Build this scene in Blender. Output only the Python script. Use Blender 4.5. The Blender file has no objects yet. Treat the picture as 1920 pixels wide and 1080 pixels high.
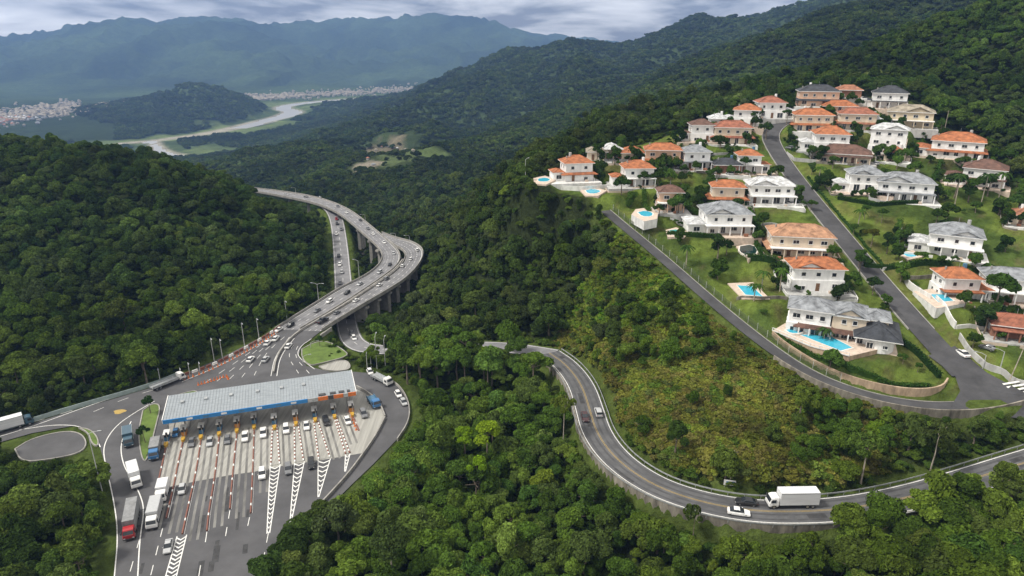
import bpy, math, random
import numpy as np
from mathutils import Vector, Matrix
R = math.radians
random.seed(7); rng = np.random.default_rng(11)
sc = bpy.context.scene
col = sc.collection
# ------------------------------------------------------------------ camera, world, sun, exposure
F = 1280.0; PITCH = R(20); HC = 105.0
SP, CP = math.sin(PITCH), math.cos(PITCH)
cd = bpy.data.cameras.new("camera"); cam = bpy.data.objects.new("camera", cd); col.objects.link(cam)
cam.location = (0, 0, HC); cam.rotation_euler = (R(90) - PITCH, 0, 0)
cd.sensor_width = 36; cd.lens = 36 * F / 1920; cd.clip_start = 1; cd.clip_end = 60000
sc.camera = cam
sc.view_settings.view_transform = 'Standard'; sc.view_settings.look = 'None'
sc.view_settings.exposure = EXPOSURE = 0.7; sc.view_settings.gamma = 1
SUN_EL, SUN_AZ = 54, -105            # azimuth clockwise from +Y (north)
w = bpy.data.worlds.new("World"); sc.world = w; w.use_nodes = True
nt = w.node_tree; N = nt.nodes; L = nt.links; N.clear()
def nd(t, **k):
    n = N.new(t)
    for a, b in k.items(): setattr(n, a, b)
    return n
sky = nd('ShaderNodeTexSky', sky_type='NISHITA', sun_disc=False, sun_elevation=R(SUN_EL), sun_rotation=R(SUN_AZ))
bg_sky = nd('ShaderNodeBackground'); bg_sky.inputs[1].default_value = 0.1; L.new(sky.outputs[0], bg_sky.inputs[0])
tc = nd('ShaderNodeTexCoord'); mp = nd('ShaderNodeMapping'); mp.inputs['Scale'].default_value = (1.5, 1.5, 8.0); mp.inputs['Location'].default_value = (3.1, 1.7, 0.35)
L.new(tc.outputs['Generated'], mp.inputs[0])
n1 = nd('ShaderNodeTexNoise'); n1.inputs['Scale'].default_value = 3.4; n1.inputs['Detail'].default_value = 9; n1.inputs['Roughness'].default_value = 0.52; n1.inputs['Distortion'].default_value = 0.3
L.new(mp.outputs[0], n1.inputs['Vector'])
rc = nd('ShaderNodeValToRGB'); e = rc.color_ramp.elements          # cloud brightness
e[0].position = 0.38; e[0].color = (0.21, 0.185, 0.15, 1); e[1].position = 0.69; e[1].color = (1.48, 1.41, 1.29, 1)
m_ = e.new(0.47); m_.color = (0.60, 0.565, 0.51, 1)
L.new(n1.outputs['Fac'], rc.inputs[0])
sx = nd('ShaderNodeSeparateXYZ'); L.new(tc.outputs['Generated'], sx.inputs[0])
bg_cl = nd('ShaderNodeBackground'); hz_ = nd('ShaderNodeMapRange'); hz_.inputs[1].default_value = .02; hz_.inputs[2].default_value = .16; hz_.inputs[3].default_value = 1.12; hz_.inputs[4].default_value = 1.0; L.new(sx.outputs[2], hz_.inputs[0]); L.new(hz_.outputs[0], bg_cl.inputs[1])
L.new(rc.outputs[0], bg_cl.inputs[0])
mx = nd('ShaderNodeMixShader'); mx.inputs[0].default_value = 0.93
L.new(bg_sky.outputs[0], mx.inputs[1]); L.new(bg_cl.outputs[0], mx.inputs[2])
ow = nd('ShaderNodeOutputWorld'); L.new(mx.outputs[0], ow.inputs[0])
sl = bpy.data.lights.new("sun", 'SUN'); sl.energy = 2.5; sl.angle = R(11); sl.color = (1, 0.95, 0.86)
so = bpy.data.objects.new("sun", sl); col.objects.link(so)
sd = Vector((math.sin(R(SUN_AZ)) * math.cos(R(SUN_EL)), math.cos(R(SUN_AZ)) * math.cos(R(SUN_EL)), math.sin(R(SUN_EL))))
so.rotation_euler = sd.to_track_quat('Z', 'Y').to_euler(); so.location = (0, 0, 300)
cy = sc.cycles
cy.max_bounces = 5; cy.diffuse_bounces = 3; cy.glossy_bounces = 2; cy.transmission_bounces = 2; cy.volume_bounces = 1; cy.transparent_max_bounces = 6
cy.use_denoising = True

# ------------------------------------------------------------------ pixels of the 1920x1080 photo to points of the place
def W(px, py, d):
    yc = (540 - py) / F * d
    return Vector(((px - 960) / F * d, d * CP + yc * SP, HC + yc * CP - d * SP))
def WZ(px, py, z):
    return W(px, py, (HC - z) / (SP - (540 - py) / F * CP))
def proj(X, Y, Z):
    d = Y * CP - (Z - HC) * SP; yc = Y * SP + (Z - HC) * CP
    return 960 + X / d * F, 540 - yc / d * F, d
ROWS = [(1100, 122), (770, 169), (740, 173), (640, 191), (560, 210), (480, 231), (420, 249), (350, 275), (300, 297), (250, 318), (200, 340), (150, 362), (0, 420)]
RY = np.array([r[0] for r in ROWS[::-1]], float); RD = np.array([r[1] for r in ROWS[::-1]], float)
def drow(py): return float(np.interp(py, RY, RD))
def N_(px, py): return W(px, py, drow(py))          # point on the residential slope

# ------------------------------------------------------------------ noise
_tab = rng.random((257, 257))
def vnoise(x, y):
    xi = np.floor(x).astype(int); yi = np.floor(y).astype(int); fx = x - xi; fy = y - yi
    fx = fx * fx * (3 - 2 * fx); fy = fy * fy * (3 - 2 * fy); a = xi % 256; b = yi % 256
    return (_tab[a, b] * (1 - fx) + _tab[a + 1, b] * fx) * (1 - fy) + (_tab[a, b + 1] * (1 - fx) + _tab[a + 1, b + 1] * fx) * fy
def fbm(x, y, o=4):
    s = 0; a = .5
    for k in range(o): s = s + a * vnoise(x * 2 ** k + 17 * k, y * 2 ** k + 31 * k); a *= .5
    return s

# ------------------------------------------------------------------ terrain control points
CPTS = []
def c(px, py, d, drop=0):
    p = W(px, py, d); CPTS.append((p.x, p.y, p.z - drop))
def cz(px, py, z):
    p = WZ(px, py, z); CPTS.append((p.x, p.y, p.z))
T = 8
for px in (-300, 0, 250, 420, 560, 700):                      # toll plaza level
    for py in (820, 960, 1150, 1500, 2300): cz(px, py, 0 if px > 150 or py < 900 else -1.5)
for px, py in ((320, 745), (430, 690), (500, 650), (560, 660), (640, 690), (720, 720), (0, 800), (150, 772), (-250, 800)): cz(px, py, 0)
# left hill
for px, pts in {-500: ((660, 220), (450, 270), (150, 390)), -200: ((700, 215), (500, 265), (350, 330), (225, 400)), 0: ((700, 215), (600, 240), (500, 270), (400, 315), (310, 365), (256, 392)),
                150: ((650, 225), (500, 275), (400, 320), (270, 390)), 300: ((640, 234), (520, 270), (400, 320), (292, 380)),
                450: ((570, 262), (480, 298), (400, 345), (358, 380)), 560: ((520, 300), (450, 345), (425, 370)), 620: ((490, 370),), 500: ((366, 392),), 470: ((346, 388),), 430: ((340, 386),)}.items():
    for py, d in pts: c(px, py, d, T)
for px in (-500, -200, 0, 150, 300, 450): c(px, 430 if px < 400 else 440, 620, 10)      # behind the left hill
# valley under and behind the viaduct
for px, py, d in ((690, 520, 363), (700, 470, 400), (640, 430, 440), (600, 400, 520), (740, 400, 600), (680, 400, 560), (560, 385, 640), (660, 560, 300)): c(px, py, d, 10)
# spur
for px, py, d in ((700, 612, 256), (800, 560, 287), (800, 500, 325), (830, 440, 348), (880, 380, 338), (940, 332, 322), (1000, 560, 242), (950, 450, 280), (900, 600, 250), (1060, 600, 231), (1100, 420, 262), (1050, 500, 242), (1110, 520, 231), (1010, 400, 285)): c(px, py, d, T)
for px, py, d in ((985, 338, 281), (1060, 352, 274)): c(px, py, d)
for px, py, z in ((850, 645, 2), (760, 655, -1), (690, 655, -4), (652, 622, -8.5), (645, 550, -10), (637, 460, -9), (950, 650, 5), (800, 705, -1), (800, 800, -2), (920, 780, -2), (900, 900, -2), (1000, 1000, -2), (1000, 1150, -2), (1000, 760, 3), (1010, 860, 1), (1120, 960, 2), (1250, 1010, 3), (1400, 1040, 3.5), (1560, 1060, 4), (1750, 1080, 4), (1900, 1000, 6), (1400, 1250, 0), (1900, 1300, 2), (2300, 1000, 6), (700, 1300, -1)): cz(px, py, z)
RROAD = [(1030, 662, 9), (1062, 684, 9.5), (1090, 720, 10), (1105, 765, 10), (1118, 812, 10), (1155, 862, 10), (1220, 908, 10), (1300, 938, 10), (1400, 958, 10), (1500, 960, 10), (1600, 953, 10), (1700, 934, 10.5), (1800, 906, 12), (1920, 868, 14), (2080, 820, 15)]
for px, py, z in RROAD[2:]: cz(px, py, z)
UROAD = [(1135, 395), (1170, 425), (1240, 482), (1330, 562), (1430, 644), (1520, 704), (1620, 742), (1730, 763), (1830, 762), (1915, 742), (2030, 700)]
for px, py in UROAD: p = N_(px, py); CPTS.append(tuple(p))
for px, py in UROAD[5:10]: p = N_(px, py); k_ = 1 - 5.5 / math.hypot(p.x, p.y); CPTS.append((p.x * k_, p.y * k_, p.z - 4.8))
for px, py, z in ((1200, 845, 11), (1320, 905, 11.5), (1500, 920, 12), (1700, 895, 12.5), (1900, 835, 14)): cz(px, py, z)
for py, xs in {200: (1480, 1560, 1700), 250: (1350, 1450, 1560, 1700), 300: (1180, 1260, 1350, 1500, 1650, 1800), 350: (1150, 1300, 1450, 1600, 1750, 1850), 420: (1200, 1350, 1500, 1650, 1800, 1950),
               480: (1300, 1450, 1600, 1750, 1950), 560: (1400, 1550, 1700, 1850, 2000), 640: (1520, 1650, 1780, 1950), 700: (1600, 1700, 1850)}.items():
    for px in xs: p = N_(px, py); CPTS.append(tuple(p))
# right forest hill and the ridge behind the houses
for px, py, d in ((1850, 200, 350), (1900, 100, 372), (1930, 10, 390), (1800, 100, 395), (2100, -80, 380), (2300, 100, 300), (2400, -250, 420), (2250, 400, 240), (1885, 4, 410), (1760, 42, 430), (1660, 68, 450), (1585, 99, 465), (1460, 134, 465), (1360, 159, 455), (1260, 179, 440), (1160, 205, 415), (1060, 254, 385), (960, 302, 357), (1500, 160, 390), (1300, 205, 390), (1650, 130, 400)): c(px, py, d, T)
for px, py, d in ((1900, 150, 640), (1600, 190, 640), (1350, 245, 640), (1150, 290, 610), (1000, 350, 540), (900, 370, 500)): c(px, py, d, T)
# valley and mountains
for px, py, d in ((850, 318, 820), (930, 305, 760), (780, 335, 760), (700, 345, 800), (560, 330, 1000), (430, 302, 1500), (600, 300, 1300), (730, 290, 1250), (850, 285, 1250), (900, 250, 1500), (980, 215, 1600), (1080, 190, 1500), (1180, 200, 1100), (1250, 150, 1700),
                 (1100, 140, 2100), (1060, 85, 2600), (1010, 97, 2650), (1180, 80, 2700), (1290, 28, 2600), (1370, 42, 2500), (1450, 27, 2300), (1560, -5, 2100), (1700, -60, 2000), (1900, -120, 2000), (900, 128, 2700), (800, 168, 2700), (720, 205, 2500), (640, 243, 2100), (560, 275, 1700),
                 (1890, 0, 830), (1700, 52, 830), (1540, 96, 850), (1400, 140, 860), (1290, 178, 850), (1350, 120, 1500), (1500, 70, 1500), (2200, -100, 900), (2500, -200, 2000),
                 (1180, 112, 2000), (1180, 112, 3500), (1290, 75, 2000), (1290, 70, 3300), (1370, 82, 2000), (1370, 70, 3200), (1450, 62, 1900), (1450, 55, 3000), (1100, 122, 2000), (1100, 122, 3400), (1000, 150, 2200), (1000, 128, 3400), (1330, 40, 2550), (1250, 48, 2600), (1220, 66, 2650), (1140, 82, 2700), (370, 172, 3350), (280, 190, 3300), (460, 190, 3250), (180, 208, 3200), (640, 193, 3500)): c(px, py, d)
for px, d, z in ((100, 3200, -238), (60, 3050, -238), (140, 3150, -230), (0, 3000, -238), (0, 3600, -238), (60, 3900, -238), (-150, 3300, -238), (140, 3700, -238), (200, 3900, -236), (0, 4300, -236)):
    X_ = (px - 960) / F * d; CPTS.append((X_, (d + (z - HC) * SP) / CP, z))
for px in (-400, 0, 300, 420): cz(px, 300, -215)
for px in (300, 400, 480): cz(px, 280, -232)
for px, py in ((-500, 260), (0, 262), (100, 248), (200, 252), (300, 262), (400, 252), (480, 232), (520, 250), (560, 215), (600, 225), (600, 190), (700, 182), (790, 176), (500, 190), (100, 200), (0, 215), (-400, 200), (560, 172), (700, 166), (300, 182), (820, 180), (40, 228), (60, 208), (-100, 235), (90, 222), (0, 196), (60, 190), (350, 258), (430, 246), (300, 268), (380, 268), (450, 262), (560, 245)): cz(px, py, -238)
for px, py, d in ((-700, 60, 6800), (-400, 70, 6900), (0, 84, 6800), (90, 78, 6800), (130, 70, 6900), (180, 63, 6900), (250, 48, 7000), (310, 55, 7100), (400, 62, 7000), (480, 85, 6700), (560, 112, 6500), (640, 132, 6300), (710, 152, 6000), (0, 140, 5600), (200, 125, 5900), (350, 120, 6000), (480, 140, 5700), (100, 175, 5000), (350, 160, 5200), (800, 120, 6600), (620, 90, 7500)): c(px, py, d)
for px, py, d in ((430, 41, 8600), (330, 46, 8600), (500, 52, 8600), (600, 46, 8600), (720, 40, 8600), (850, 38, 8600), (930, 52, 8600), (990, 70, 8500), (1030, 84, 8400), (1100, 80, 10500), (1060, 76, 10000), (1150, 86, 10500), (800, 80, 7700), (900, 110, 7000), (1400, 90, 9000), (2200, 60, 9000), (-1000, 60, 8600)): c(px, py, d)
for px in (-1200, -500, 0, 500, 1000, 1500, 2500): c(px, 100, 11500)
CPTS = np.array(CPTS)
def ab(X, Y): return np.stack([X / Y, 0.75 * np.log(Y)], -1)
def kern(r2): return np.sqrt(r2 + 0.0025)
_c = ab(CPTS[:, 0], CPTS[:, 1]); _v = (CPTS[:, 2] - HC) / CPTS[:, 1]
_K = kern(((_c[:, None] - _c[None]) ** 2).sum(-1)); n = len(_c)
A = np.zeros((n + 3, n + 3)); A[:n, :n] = _K - np.eye(n) * 0.004; A[:n, n] = 1; A[:n, n + 1:] = _c; A[n:, :n] = A[:n, n:].T
_w = np.linalg.solve(A, np.concatenate([_v, [0, 0, 0]]))
def rbf(X, Y):
    q = ab(X, Y); out = np.empty(len(q))
    for s in range(0, len(q), 20000):
        k = q[s:s + 20000]
        out[s:s + 20000] = kern(((k[:, None] - _c[None]) ** 2).sum(-1)) @ _w[:n] + _w[n] + k @ _w[n + 1:]
    return HC + out * Y
NY, NX, Y0, KY, AX, XO = 560, 440, 30.0, 0.01062, 1.12, 40.0
gy = Y0 * np.exp(KY * np.arange(NY)); ga = np.linspace(-AX, AX, NX)
GY = np.repeat(gy, NX); GX = np.tile(ga, NY) * (GY + XO)
GZ = rbf(GX, GY)

# ------------------------------------------------------------------ plan helpers
def resample(pts, step):
    pts = np.array([tuple(p) for p in pts], float); seg = np.linalg.norm(np.diff(pts[:, :2], axis=0), axis=1); s = np.concatenate([[0], np.cumsum(seg)])
    m = max(2, int(s[-1] / step) + 1); t = np.linspace(0, s[-1], m)
    return np.stack([np.interp(t, s, pts[:, k]) for k in range(pts.shape[1])], 1)
def smooth(pts, it=3):
    pts = [np.array(tuple(p), float) for p in pts]
    for _ in range(it):                       # Chaikin
        q = [pts[0]]
        for a, b in zip(pts, pts[1:]): q += [a * .75 + b * .25, a * .25 + b * .75]
        pts = q + [pts[-1]]
    return np.array(pts)
def sdist(X, Y, poly):                        # >0 inside
    P_ = np.array([(p[0], p[1]) for p in poly]); Q = np.roll(P_, -1, 0); best = np.full(len(X), 1e9); ins = np.zeros(len(X), bool)
    for (x0, y0), (x1, y1) in zip(P_, Q):
        dx, dy = x1 - x0, y1 - y0; t = np.clip(((X - x0) * dx + (Y - y0) * dy) / (dx * dx + dy * dy + 1e-9), 0, 1)
        best = np.minimum(best, (X - x0 - t * dx) ** 2 + (Y - y0 - t * dy) ** 2)
        with np.errstate(divide='ignore', invalid='ignore'):
            ins ^= ((y0 > Y) != (y1 > Y)) & (X < (x1 - x0) * (Y - y0) / (y1 - y0 + 1e-12) + x0)
    d = np.sqrt(best); return np.where(ins, d, -d)
def ldist(X, Y, line):                        # distance to a sampled line, z of the nearest sample
    best = np.full(len(X), 1e9); z = np.zeros(len(X))
    for p in line:
        d = (X - p[0]) ** 2 + (Y - p[1]) ** 2; m = d < best; best[m] = d[m]; z[m] = p[2]
    return np.sqrt(best), z
def sstep(t): t = np.clip(t, 0, 1); return t * t * (3 - 2 * t)
def pz(pts, z): return [WZ(a, b, z) for a, b in pts]

# ------------------------------------------------------------------ plan of roads, plaza and estate
PLAZA_PX = [(195, 1300), (214, 1080), (222, 1000), (212, 930), (197, 870), (186, 835), (165, 806), (140, 798), (60, 812), (-80, 852), (-80, 826), (40, 800), (120, 775), (283, 727), (330, 708), (420, 668), (490, 632), (537, 600), (580, 590), (625, 603), (590, 630), (566, 648), (560, 666), (575, 686), (620, 697), (665, 697), (700, 700), (735, 713), (757, 735), (769, 765), (766, 795), (742, 826), (700, 870), (660, 908), (600, 968), (540, 1035), (490, 1110), (450, 1300)]
PLAZA = pz(PLAZA_PX, 0)
def line3(pts): return resample(smooth([WZ(a, b, z) for a, b, z in pts]), 2.0)
RR = line3(RROAD)
LROAD = [(612, 386, -1.2), (624, 396, -3), (631, 412, -5), (635, 434, -7), (639, 468, -9), (642, 510, -10), (645, 550, -10), (648, 590, -9.5), (652, 620, -8.5), (662, 643, -6.5), (690, 655, -4), (760, 656, -1), (850, 649, 2), (950, 650, 6), (1034, 664, 9)]
LR = line3(LROAD)
UR = resample(smooth([N_(*p) for p in UROAD]), 2.0)
MROAD = [(1500, 218), (1462, 232), (1444, 248), (1446, 268), (1478, 318), (1520, 372), (1580, 445), (1642, 520), (1705, 592), (1762, 655), (1815, 712), (1850, 745), (1880, 790)]
MR = resample(smooth([N_(*p) for p in MROAD[:-1]]), 2.0)
LD_L = [(500, 630), (540, 603), (593, 570), (640, 540), (680, 522), (707, 503), (718, 487), (717, 473), (703, 457), (683, 440), (653, 413), (627, 395), (587, 380), (537, 370), (480, 359), (400, 348)]
LD_R = [(545, 628), (580, 607), (627, 580), (673, 550), (713, 523), (740, 503), (750, 487), (748, 473), (733, 457), (713, 440), (687, 418), (657, 395), (620, 378), (573, 366), (517, 358), (480, 354), (400, 343)]
RD_L = [(552, 629), (587, 609), (634, 582), (680, 553), (720, 526), (747, 506), (759, 490), (762, 477), (756, 468), (744, 462), (732, 454), (718, 443)]
RD_R = [(582, 634), (620, 608), (653, 588), (693, 564), (733, 541), (760, 523), (780, 503), (791, 485), (793, 472), (786, 462), (768, 453), (742, 447), (716, 437)]
def deckpair(l, r, m):
    a = smooth(pz(l, 0.02), 3); b = smooth(pz(r, 0.02), 3)
    f = lambda q: np.stack([np.interp(np.linspace(0, 1, m), np.linspace(0, 1, len(q)), q[:, k]) for k in range(3)], 1)
    return f(a), f(b)
DL = deckpair(LD_L, LD_R, 150); DR = deckpair(RD_L, RD_R, 110)
ESTATE_PX = [(985, 342), (985, 333), (1035, 322), (1090, 286), (1165, 268), (1215, 250), (1270, 226), (1335, 188), (1420, 172), (1500, 162), (1600, 158), (1700, 166), (1752, 212), (1840, 240), (1870, 290), (1890, 340), (1990, 380), (2100, 600), (2060, 770), (1900, 778), (1830, 775), (1730, 772), (1620, 750), (1520, 712), (1430, 652), (1330, 570), (1240, 490), (1165, 432), (1100, 378)]
ESTATE = [N_(*p) for p in ESTATE_PX]

# houses: base px, base py, width px, floors, roof, wall, yaw, options, label
RO = {'orange': (.38, .135, .055), 'red': (.30, .11, .065), 'brown': (.14, .075, .055), 'grey': (.25, .265, .285), 'dark': (.045, .05, .06), 'white': (.55, .56, .57), 'tan': (.40, .22, .13), 'terra': (.34, .15, .085), 'beige': (.32, .28, .22)}
WA = {'white': (.78, .78, .77), 'cream': (.66, .56, .44), 'beige': (.55, .47, .34), 'peach': (.62, .42, .30), 'brick': (.30, .15, .10)}
HOUSES = [
 (1076, 340, 72, 2, 'orange', 'white', 14, 'skl', 'white two storey house with bright orange roof beside the tiny round pool'),
 (1188, 350, 74, 2, 'orange', 'white', 10, 'pl', 'low white house with broad orange roof behind the oval pool and round tree'),
 (1186, 303, 40, 1, 'orange', 'cream', 6, '', 'small cream bungalow with orange roof beside the tall orange roofed house'),
 (1242, 314, 64, 2, 'orange', 'peach', 2, 'sc', 'peach house with orange pyramid roof and orange skirt roof between two storeys'),
 (1297, 318, 66, 2, 'grey', 'white', 12, 'pl', 'white house with blue grey hip roof next to the peach house'),
 (1413, 325, 56, 2, 'orange', 'white', 10, 'pr', 'white house with orange roof close to the left side of the steep road'),
 (1364, 326, 46, 1, 'dark', 'brick', 8, '', 'dark roofed brown brick bungalow next to the white house near the road'),
 (1308, 265, 56, 2, 'brown', 'white', 8, 'l', 'white house with greyish brown roof near the forest edge below the white mansion'),
 (1372, 270, 66, 2, 'red', 'cream', 3, 'sc', 'cream house with red orange pyramid roof and dark skirt roof'),
 (1388, 236, 62, 2, 'orange', 'white', -6, 'l', 'large white house with thin orange roof and low left wing'),
 (1456, 222, 66, 2, 'red', 'white', 10, 'r', 'white house with red orange roof standing at the top bend of the steep road'),
 (1119, 301, 34, 1, 'beige', 'cream', 0, '', 'small bungalow with dull beige roof half hidden by a tree'),
 (1364, 387, 58, 2, 'orange', 'cream', 6, 's', 'narrow cream house with orange roof and brick red skirt roof'),
 (1446, 384, 80, 2, 'white', 'white', 10, 'gp', 'white house with pale grey roof and front gable left of the steep road'),
 (1257, 397, 44, 2, 'brown', 'peach', 8, 'p', 'peach house with brown roof half hidden behind the dark tree near raised pool'),
 (1350, 440, 112, 2, 'grey', 'white', 12, 'gpl', 'wide white house with grey roof and rounded left porch beside the green pool'),
 (1534, 200, 68, 2, 'dark', 'peach', 4, 's', 'peach house with dark brown roof over orange skirt roof at the estate top'),
 (1574, 214, 56, 1, 'orange', 'peach', 8, '', 'peach bungalow with orange roof wedged among the topmost houses'),
 (1590, 183, 42, 1, 'terra', 'brick', 0, '', 'terracotta roofed low house below the bare earth cut'),
 (1653, 203, 78, 2, 'dark', 'white', -4, 'pl', 'white house with dark brown hip roof at the forest edge on top'),
 (1703, 240, 74, 2, 'beige', 'beige', -6, 'gp', 'beige house with tan grey gabled roof against the dark forest'),
 (1524, 246, 66, 2, 'orange', 'cream', 6, 's', 'cream house with two tiers of orange roof right of the upper road bend'),
 (1606, 244, 62, 2, 'red', 'cream', 2, 's', 'cream house with red brown upper roof and orange skirt roof'),
 (1546, 283, 80, 2, 'orange', 'white', 4, 'l', 'white house with orange hip roof and four small upper windows'),
 (1580, 305, 86, 1, 'brown', 'cream', -4, 'pc', 'low cream house with wide dark red porch roof'),
 (1660, 290, 60, 3, 'white', 'white', -8, 'g', 'tall narrow white house with white gabled roof'),
 (1772, 296, 112, 2, 'orange', 'white', -8, 'sl', 'long white house with bright orange roof and many windows by the forest'),
 (1824, 350, 90, 2, 'brown', 'white', -10, 'pl', 'white house with dark brown roof at the right forest edge'),
 (1612, 362, 80, 2, 'grey', 'white', 8, 'gl', 'white house with pale grey roof joined to a similar grey roofed house'),
 (1694, 378, 92, 2, 'grey', 'white', 2, 'gp', 'white house with grey roof and deep grey porch right of its pale twin'),
 (1768, 480, 112, 2, 'grey', 'white', -4, 'gpl', 'white two storey house with grey roof and deep veranda behind a blue pool'),
 (1502, 484, 106, 2, 'tan', 'cream', 8, 'sp', 'cream villa with tan orange roof and wide tan skirt roof left of the road'),
 (1532, 546, 90, 2, 'orange', 'white', 14, 'g', 'white house with bright orange gabled roof just behind the large grey villa'),
 (1812, 566, 86, 2, 'orange', 'white', 20, 'pr', 'white house with orange roof beside the walled pool terrace right of the road'),
 (1898, 568, 92, 2, 'grey', 'white', 10, 'p', 'grey roofed white house at the right picture edge behind the dark tree'),
 (1905, 636, 78, 1, 'red', 'brick', 8, 'p', 'brick bungalow with red brown roof at the right picture edge'),
 (1676, 303, 34, 1, 'orange', 'cream', -6, '', 'tiny orange roofed annex left of the long white house'),
 (1632, 238, 30, 1, 'white', 'white', 0, '', 'tiny white annex right of the red brown roofed house'),
 (1348, 238, 30, 1, 'white', 'white', 6, '', 'tiny white annex left of the large white house with thin orange roof'),
 (1148, 296, 34, 1, 'white', 'beige', 8, '', 'small pale flat house left of the small cream bungalow'),
 (1925, 424, 46, 1, 'terra', 'cream', 0, '', 'low pinkish roofed house cut off by the right picture edge'),
]
VILLA = (1570, 646)
POOLPADS = [(1022, 340, 12), (1112, 361, 13), (1208, 402, 9), (1270, 436, 7), (1404, 546, 9), (1404, 471, 8), (1708, 478, 7), (1764, 558, 10)]
HPL = []
for h in HOUSES:
    d = drow(h[1]); p = N_(h[0], h[1]); wd = h[2] * d / F; dp = max(8.0, min(13.0, wd * .62)); yaw = R(h[6]) - math.atan2(p.x, p.y) * 0.75
    HPL.append((p, wd, dp, yaw))
vp = N_(*VILLA); VY = R(-3) - math.atan2(vp.x, vp.y) * .75
PADS = [(p.x - math.sin(yaw) * -0 + -math.sin(yaw) * dp / 2, p.y + math.cos(yaw) * dp / 2, p.z, max(wd, dp) * .6) for p, wd, dp, yaw in HPL]
PADS.append((vp.x - math.sin(VY) * 7, vp.y + math.cos(VY) * 5, vp.z, 15))

for a_, b_, r_ in POOLPADS: p_ = N_(a_, b_); PADS.append((p_.x, p_.y, p_.z + .15, r_))
# natural relief, then cuts for what is built
far = np.maximum(np.abs(0), 0)
rough = (fbm(GX / 55 + 5, GY / 55 + 9) - .47) * 9 * sstep((GY - 260) / 200) + (fbm(GX / 420, GY / 420 + 3, 5) - .47) * 50 * sstep((GY - 900) / 1500) * np.where(GZ < -180, .04, 1) \
      + (1 - np.abs(2 * fbm(GX / 900 + 2, GY / 900 + 8, 5) - 1) - .85) * 90 * sstep((GY - 1300) / 3000) * np.where(GZ < -180, .03, 1)
dE = np.full(len(GX), -1e3); near = GY < 720; xn, yn = GX[near], GY[near]
dE[near] = sdist(xn, yn, ESTATE)
gl = (1 - np.abs(2 * fbm(GX / 210 + 7, GY / 300 + 4, 4) - 1)); rough = rough + (gl - .8) * 85 * sstep((GY - 560) / 500) * np.where(GZ < -150, .1, 1)
gl2 = (1 - np.abs(2 * fbm(GX / 620 + 3, GY / 800 + 6, 4) - 1)); rough = rough + (gl2 - .8) * 110 * sstep((GY - 750) / 700) * np.where(GZ < -150, .06, 1) + (gl2 - .8) * 190 * sstep((GY - 5000) / 900)
rough *= sstep((-dE - 5) / 40)
mk = near & (GY > 300) & (np.abs(GX) < 0); GZ = GZ + np.clip(rough, -120, 90)
zn = GZ[near]
def carve(d, z, hw, blend, drop=.3, skip=None):
    global zn
    t = sstep(1 - (d - hw) / blend)
    if skip is not None: t = np.where(skip, sstep(1 - (d - 4.5) / 1.2), t)
    zn = zn * (1 - t) + (z - drop) * t
for x, y, z, r in PADS: carve(np.hypot(xn - x, yn - y), z, r, 5.0, .1)
o5 = RR.copy(); tt_ = np.gradient(o5[:, :2], axis=0); tt_ /= np.linalg.norm(tt_, axis=1)[:, None]; o5[:, 0] += tt_[:, 1] * 5; o5[:, 1] -= tt_[:, 0] * 5
out_ = ldist(xn, yn, o5)[0] < ldist(xn, yn, RR)[0]
carve(*ldist(xn, yn, RR), 6.2, 4, .3, out_)
carve(*ldist(xn, yn, LR), 6, 6)
o5 = UR.copy(); tt_ = np.gradient(o5[:, :2], axis=0); tt_ /= np.linalg.norm(tt_, axis=1)[:, None]; o5[:, 0] += tt_[:, 1] * 3; o5[:, 1] -= tt_[:, 0] * 3
d_, z_ = ldist(xn, yn, UR); out_ = (ldist(xn, yn, o5)[0] < d_) & (yn < UR[int(len(UR) * .5)][1]); tq = np.where(out_, sstep(1 - (d_ - 2.9)), sstep(1 - (d_ - 4.2) / 3)); zn = zn * (1 - tq) + (z_ - .3) * tq
carve(*ldist(xn, yn, MR), 5.2, 4)
dP = sdist(xn, yn, PLAZA); carve(-dP, 0, 1.5, 8, .25)
for a, b in (DL, DR):                         # keep the ground under the decks
    mid = (a + b) / 2; mid = mid[::2]; d, z = ldist(xn, yn, mid); k = np.minimum(1, np.maximum(0, (dP > 0) * 1.0))
    lim = np.where(dP > -2, -.25, -3.2); m = d < 10; zn[m] = np.minimum(zn[m], lim[m])
d, z = ldist(xn, yn, LR[20:]); m = (d < 7); zn[m] = np.minimum(zn[m], z[m] - .3)
GZ[near] = zn
RIVER = [(230, 270, 14), (300, 264, 18), (400, 250, 24), (470, 234, 34), (540, 217, 44), (552, 209, 44), (520, 203, 36), (560, 194, 38), (640, 187, 34), (720, 182, 34), (800, 177, 34), (900, 172, 34)]
rv = resample(smooth([tuple(WZ(a, b, -236)) + (h,) for a, b, h in RIVER], 3), 25)
INLET = [(288, 266, 8), (296, 282, 14), (322, 292, 18), (352, 293, 10)]
rv2 = resample(smooth([tuple(WZ(a, b, -236)) + (h,) for a, b, h in INLET], 2), 20)
fm = (GY > 1500) & (GY < 6500); xf, yf, zf = GX[fm], GY[fm], GZ[fm]
for line in (rv, rv2):
    best = np.full(len(xf), 1e9); 
    for p in line: best = np.minimum(best, np.hypot(xf - p[0], yf - p[1]) - p[3])
    t = sstep(1 - best / 160); zf = zf * (1 - t) + np.minimum(zf, -236.5) * t
    m = best < 0; zf[m] = -240; 
    m = (best > 25) & (best < 400); zf[m] = np.maximum(zf[m], -235.0)
zf = np.where((zf < -233) & (zf > -239.9), -234, zf)
GZ[fm] = zf
GRID = GZ.reshape(NY, NX)
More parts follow.
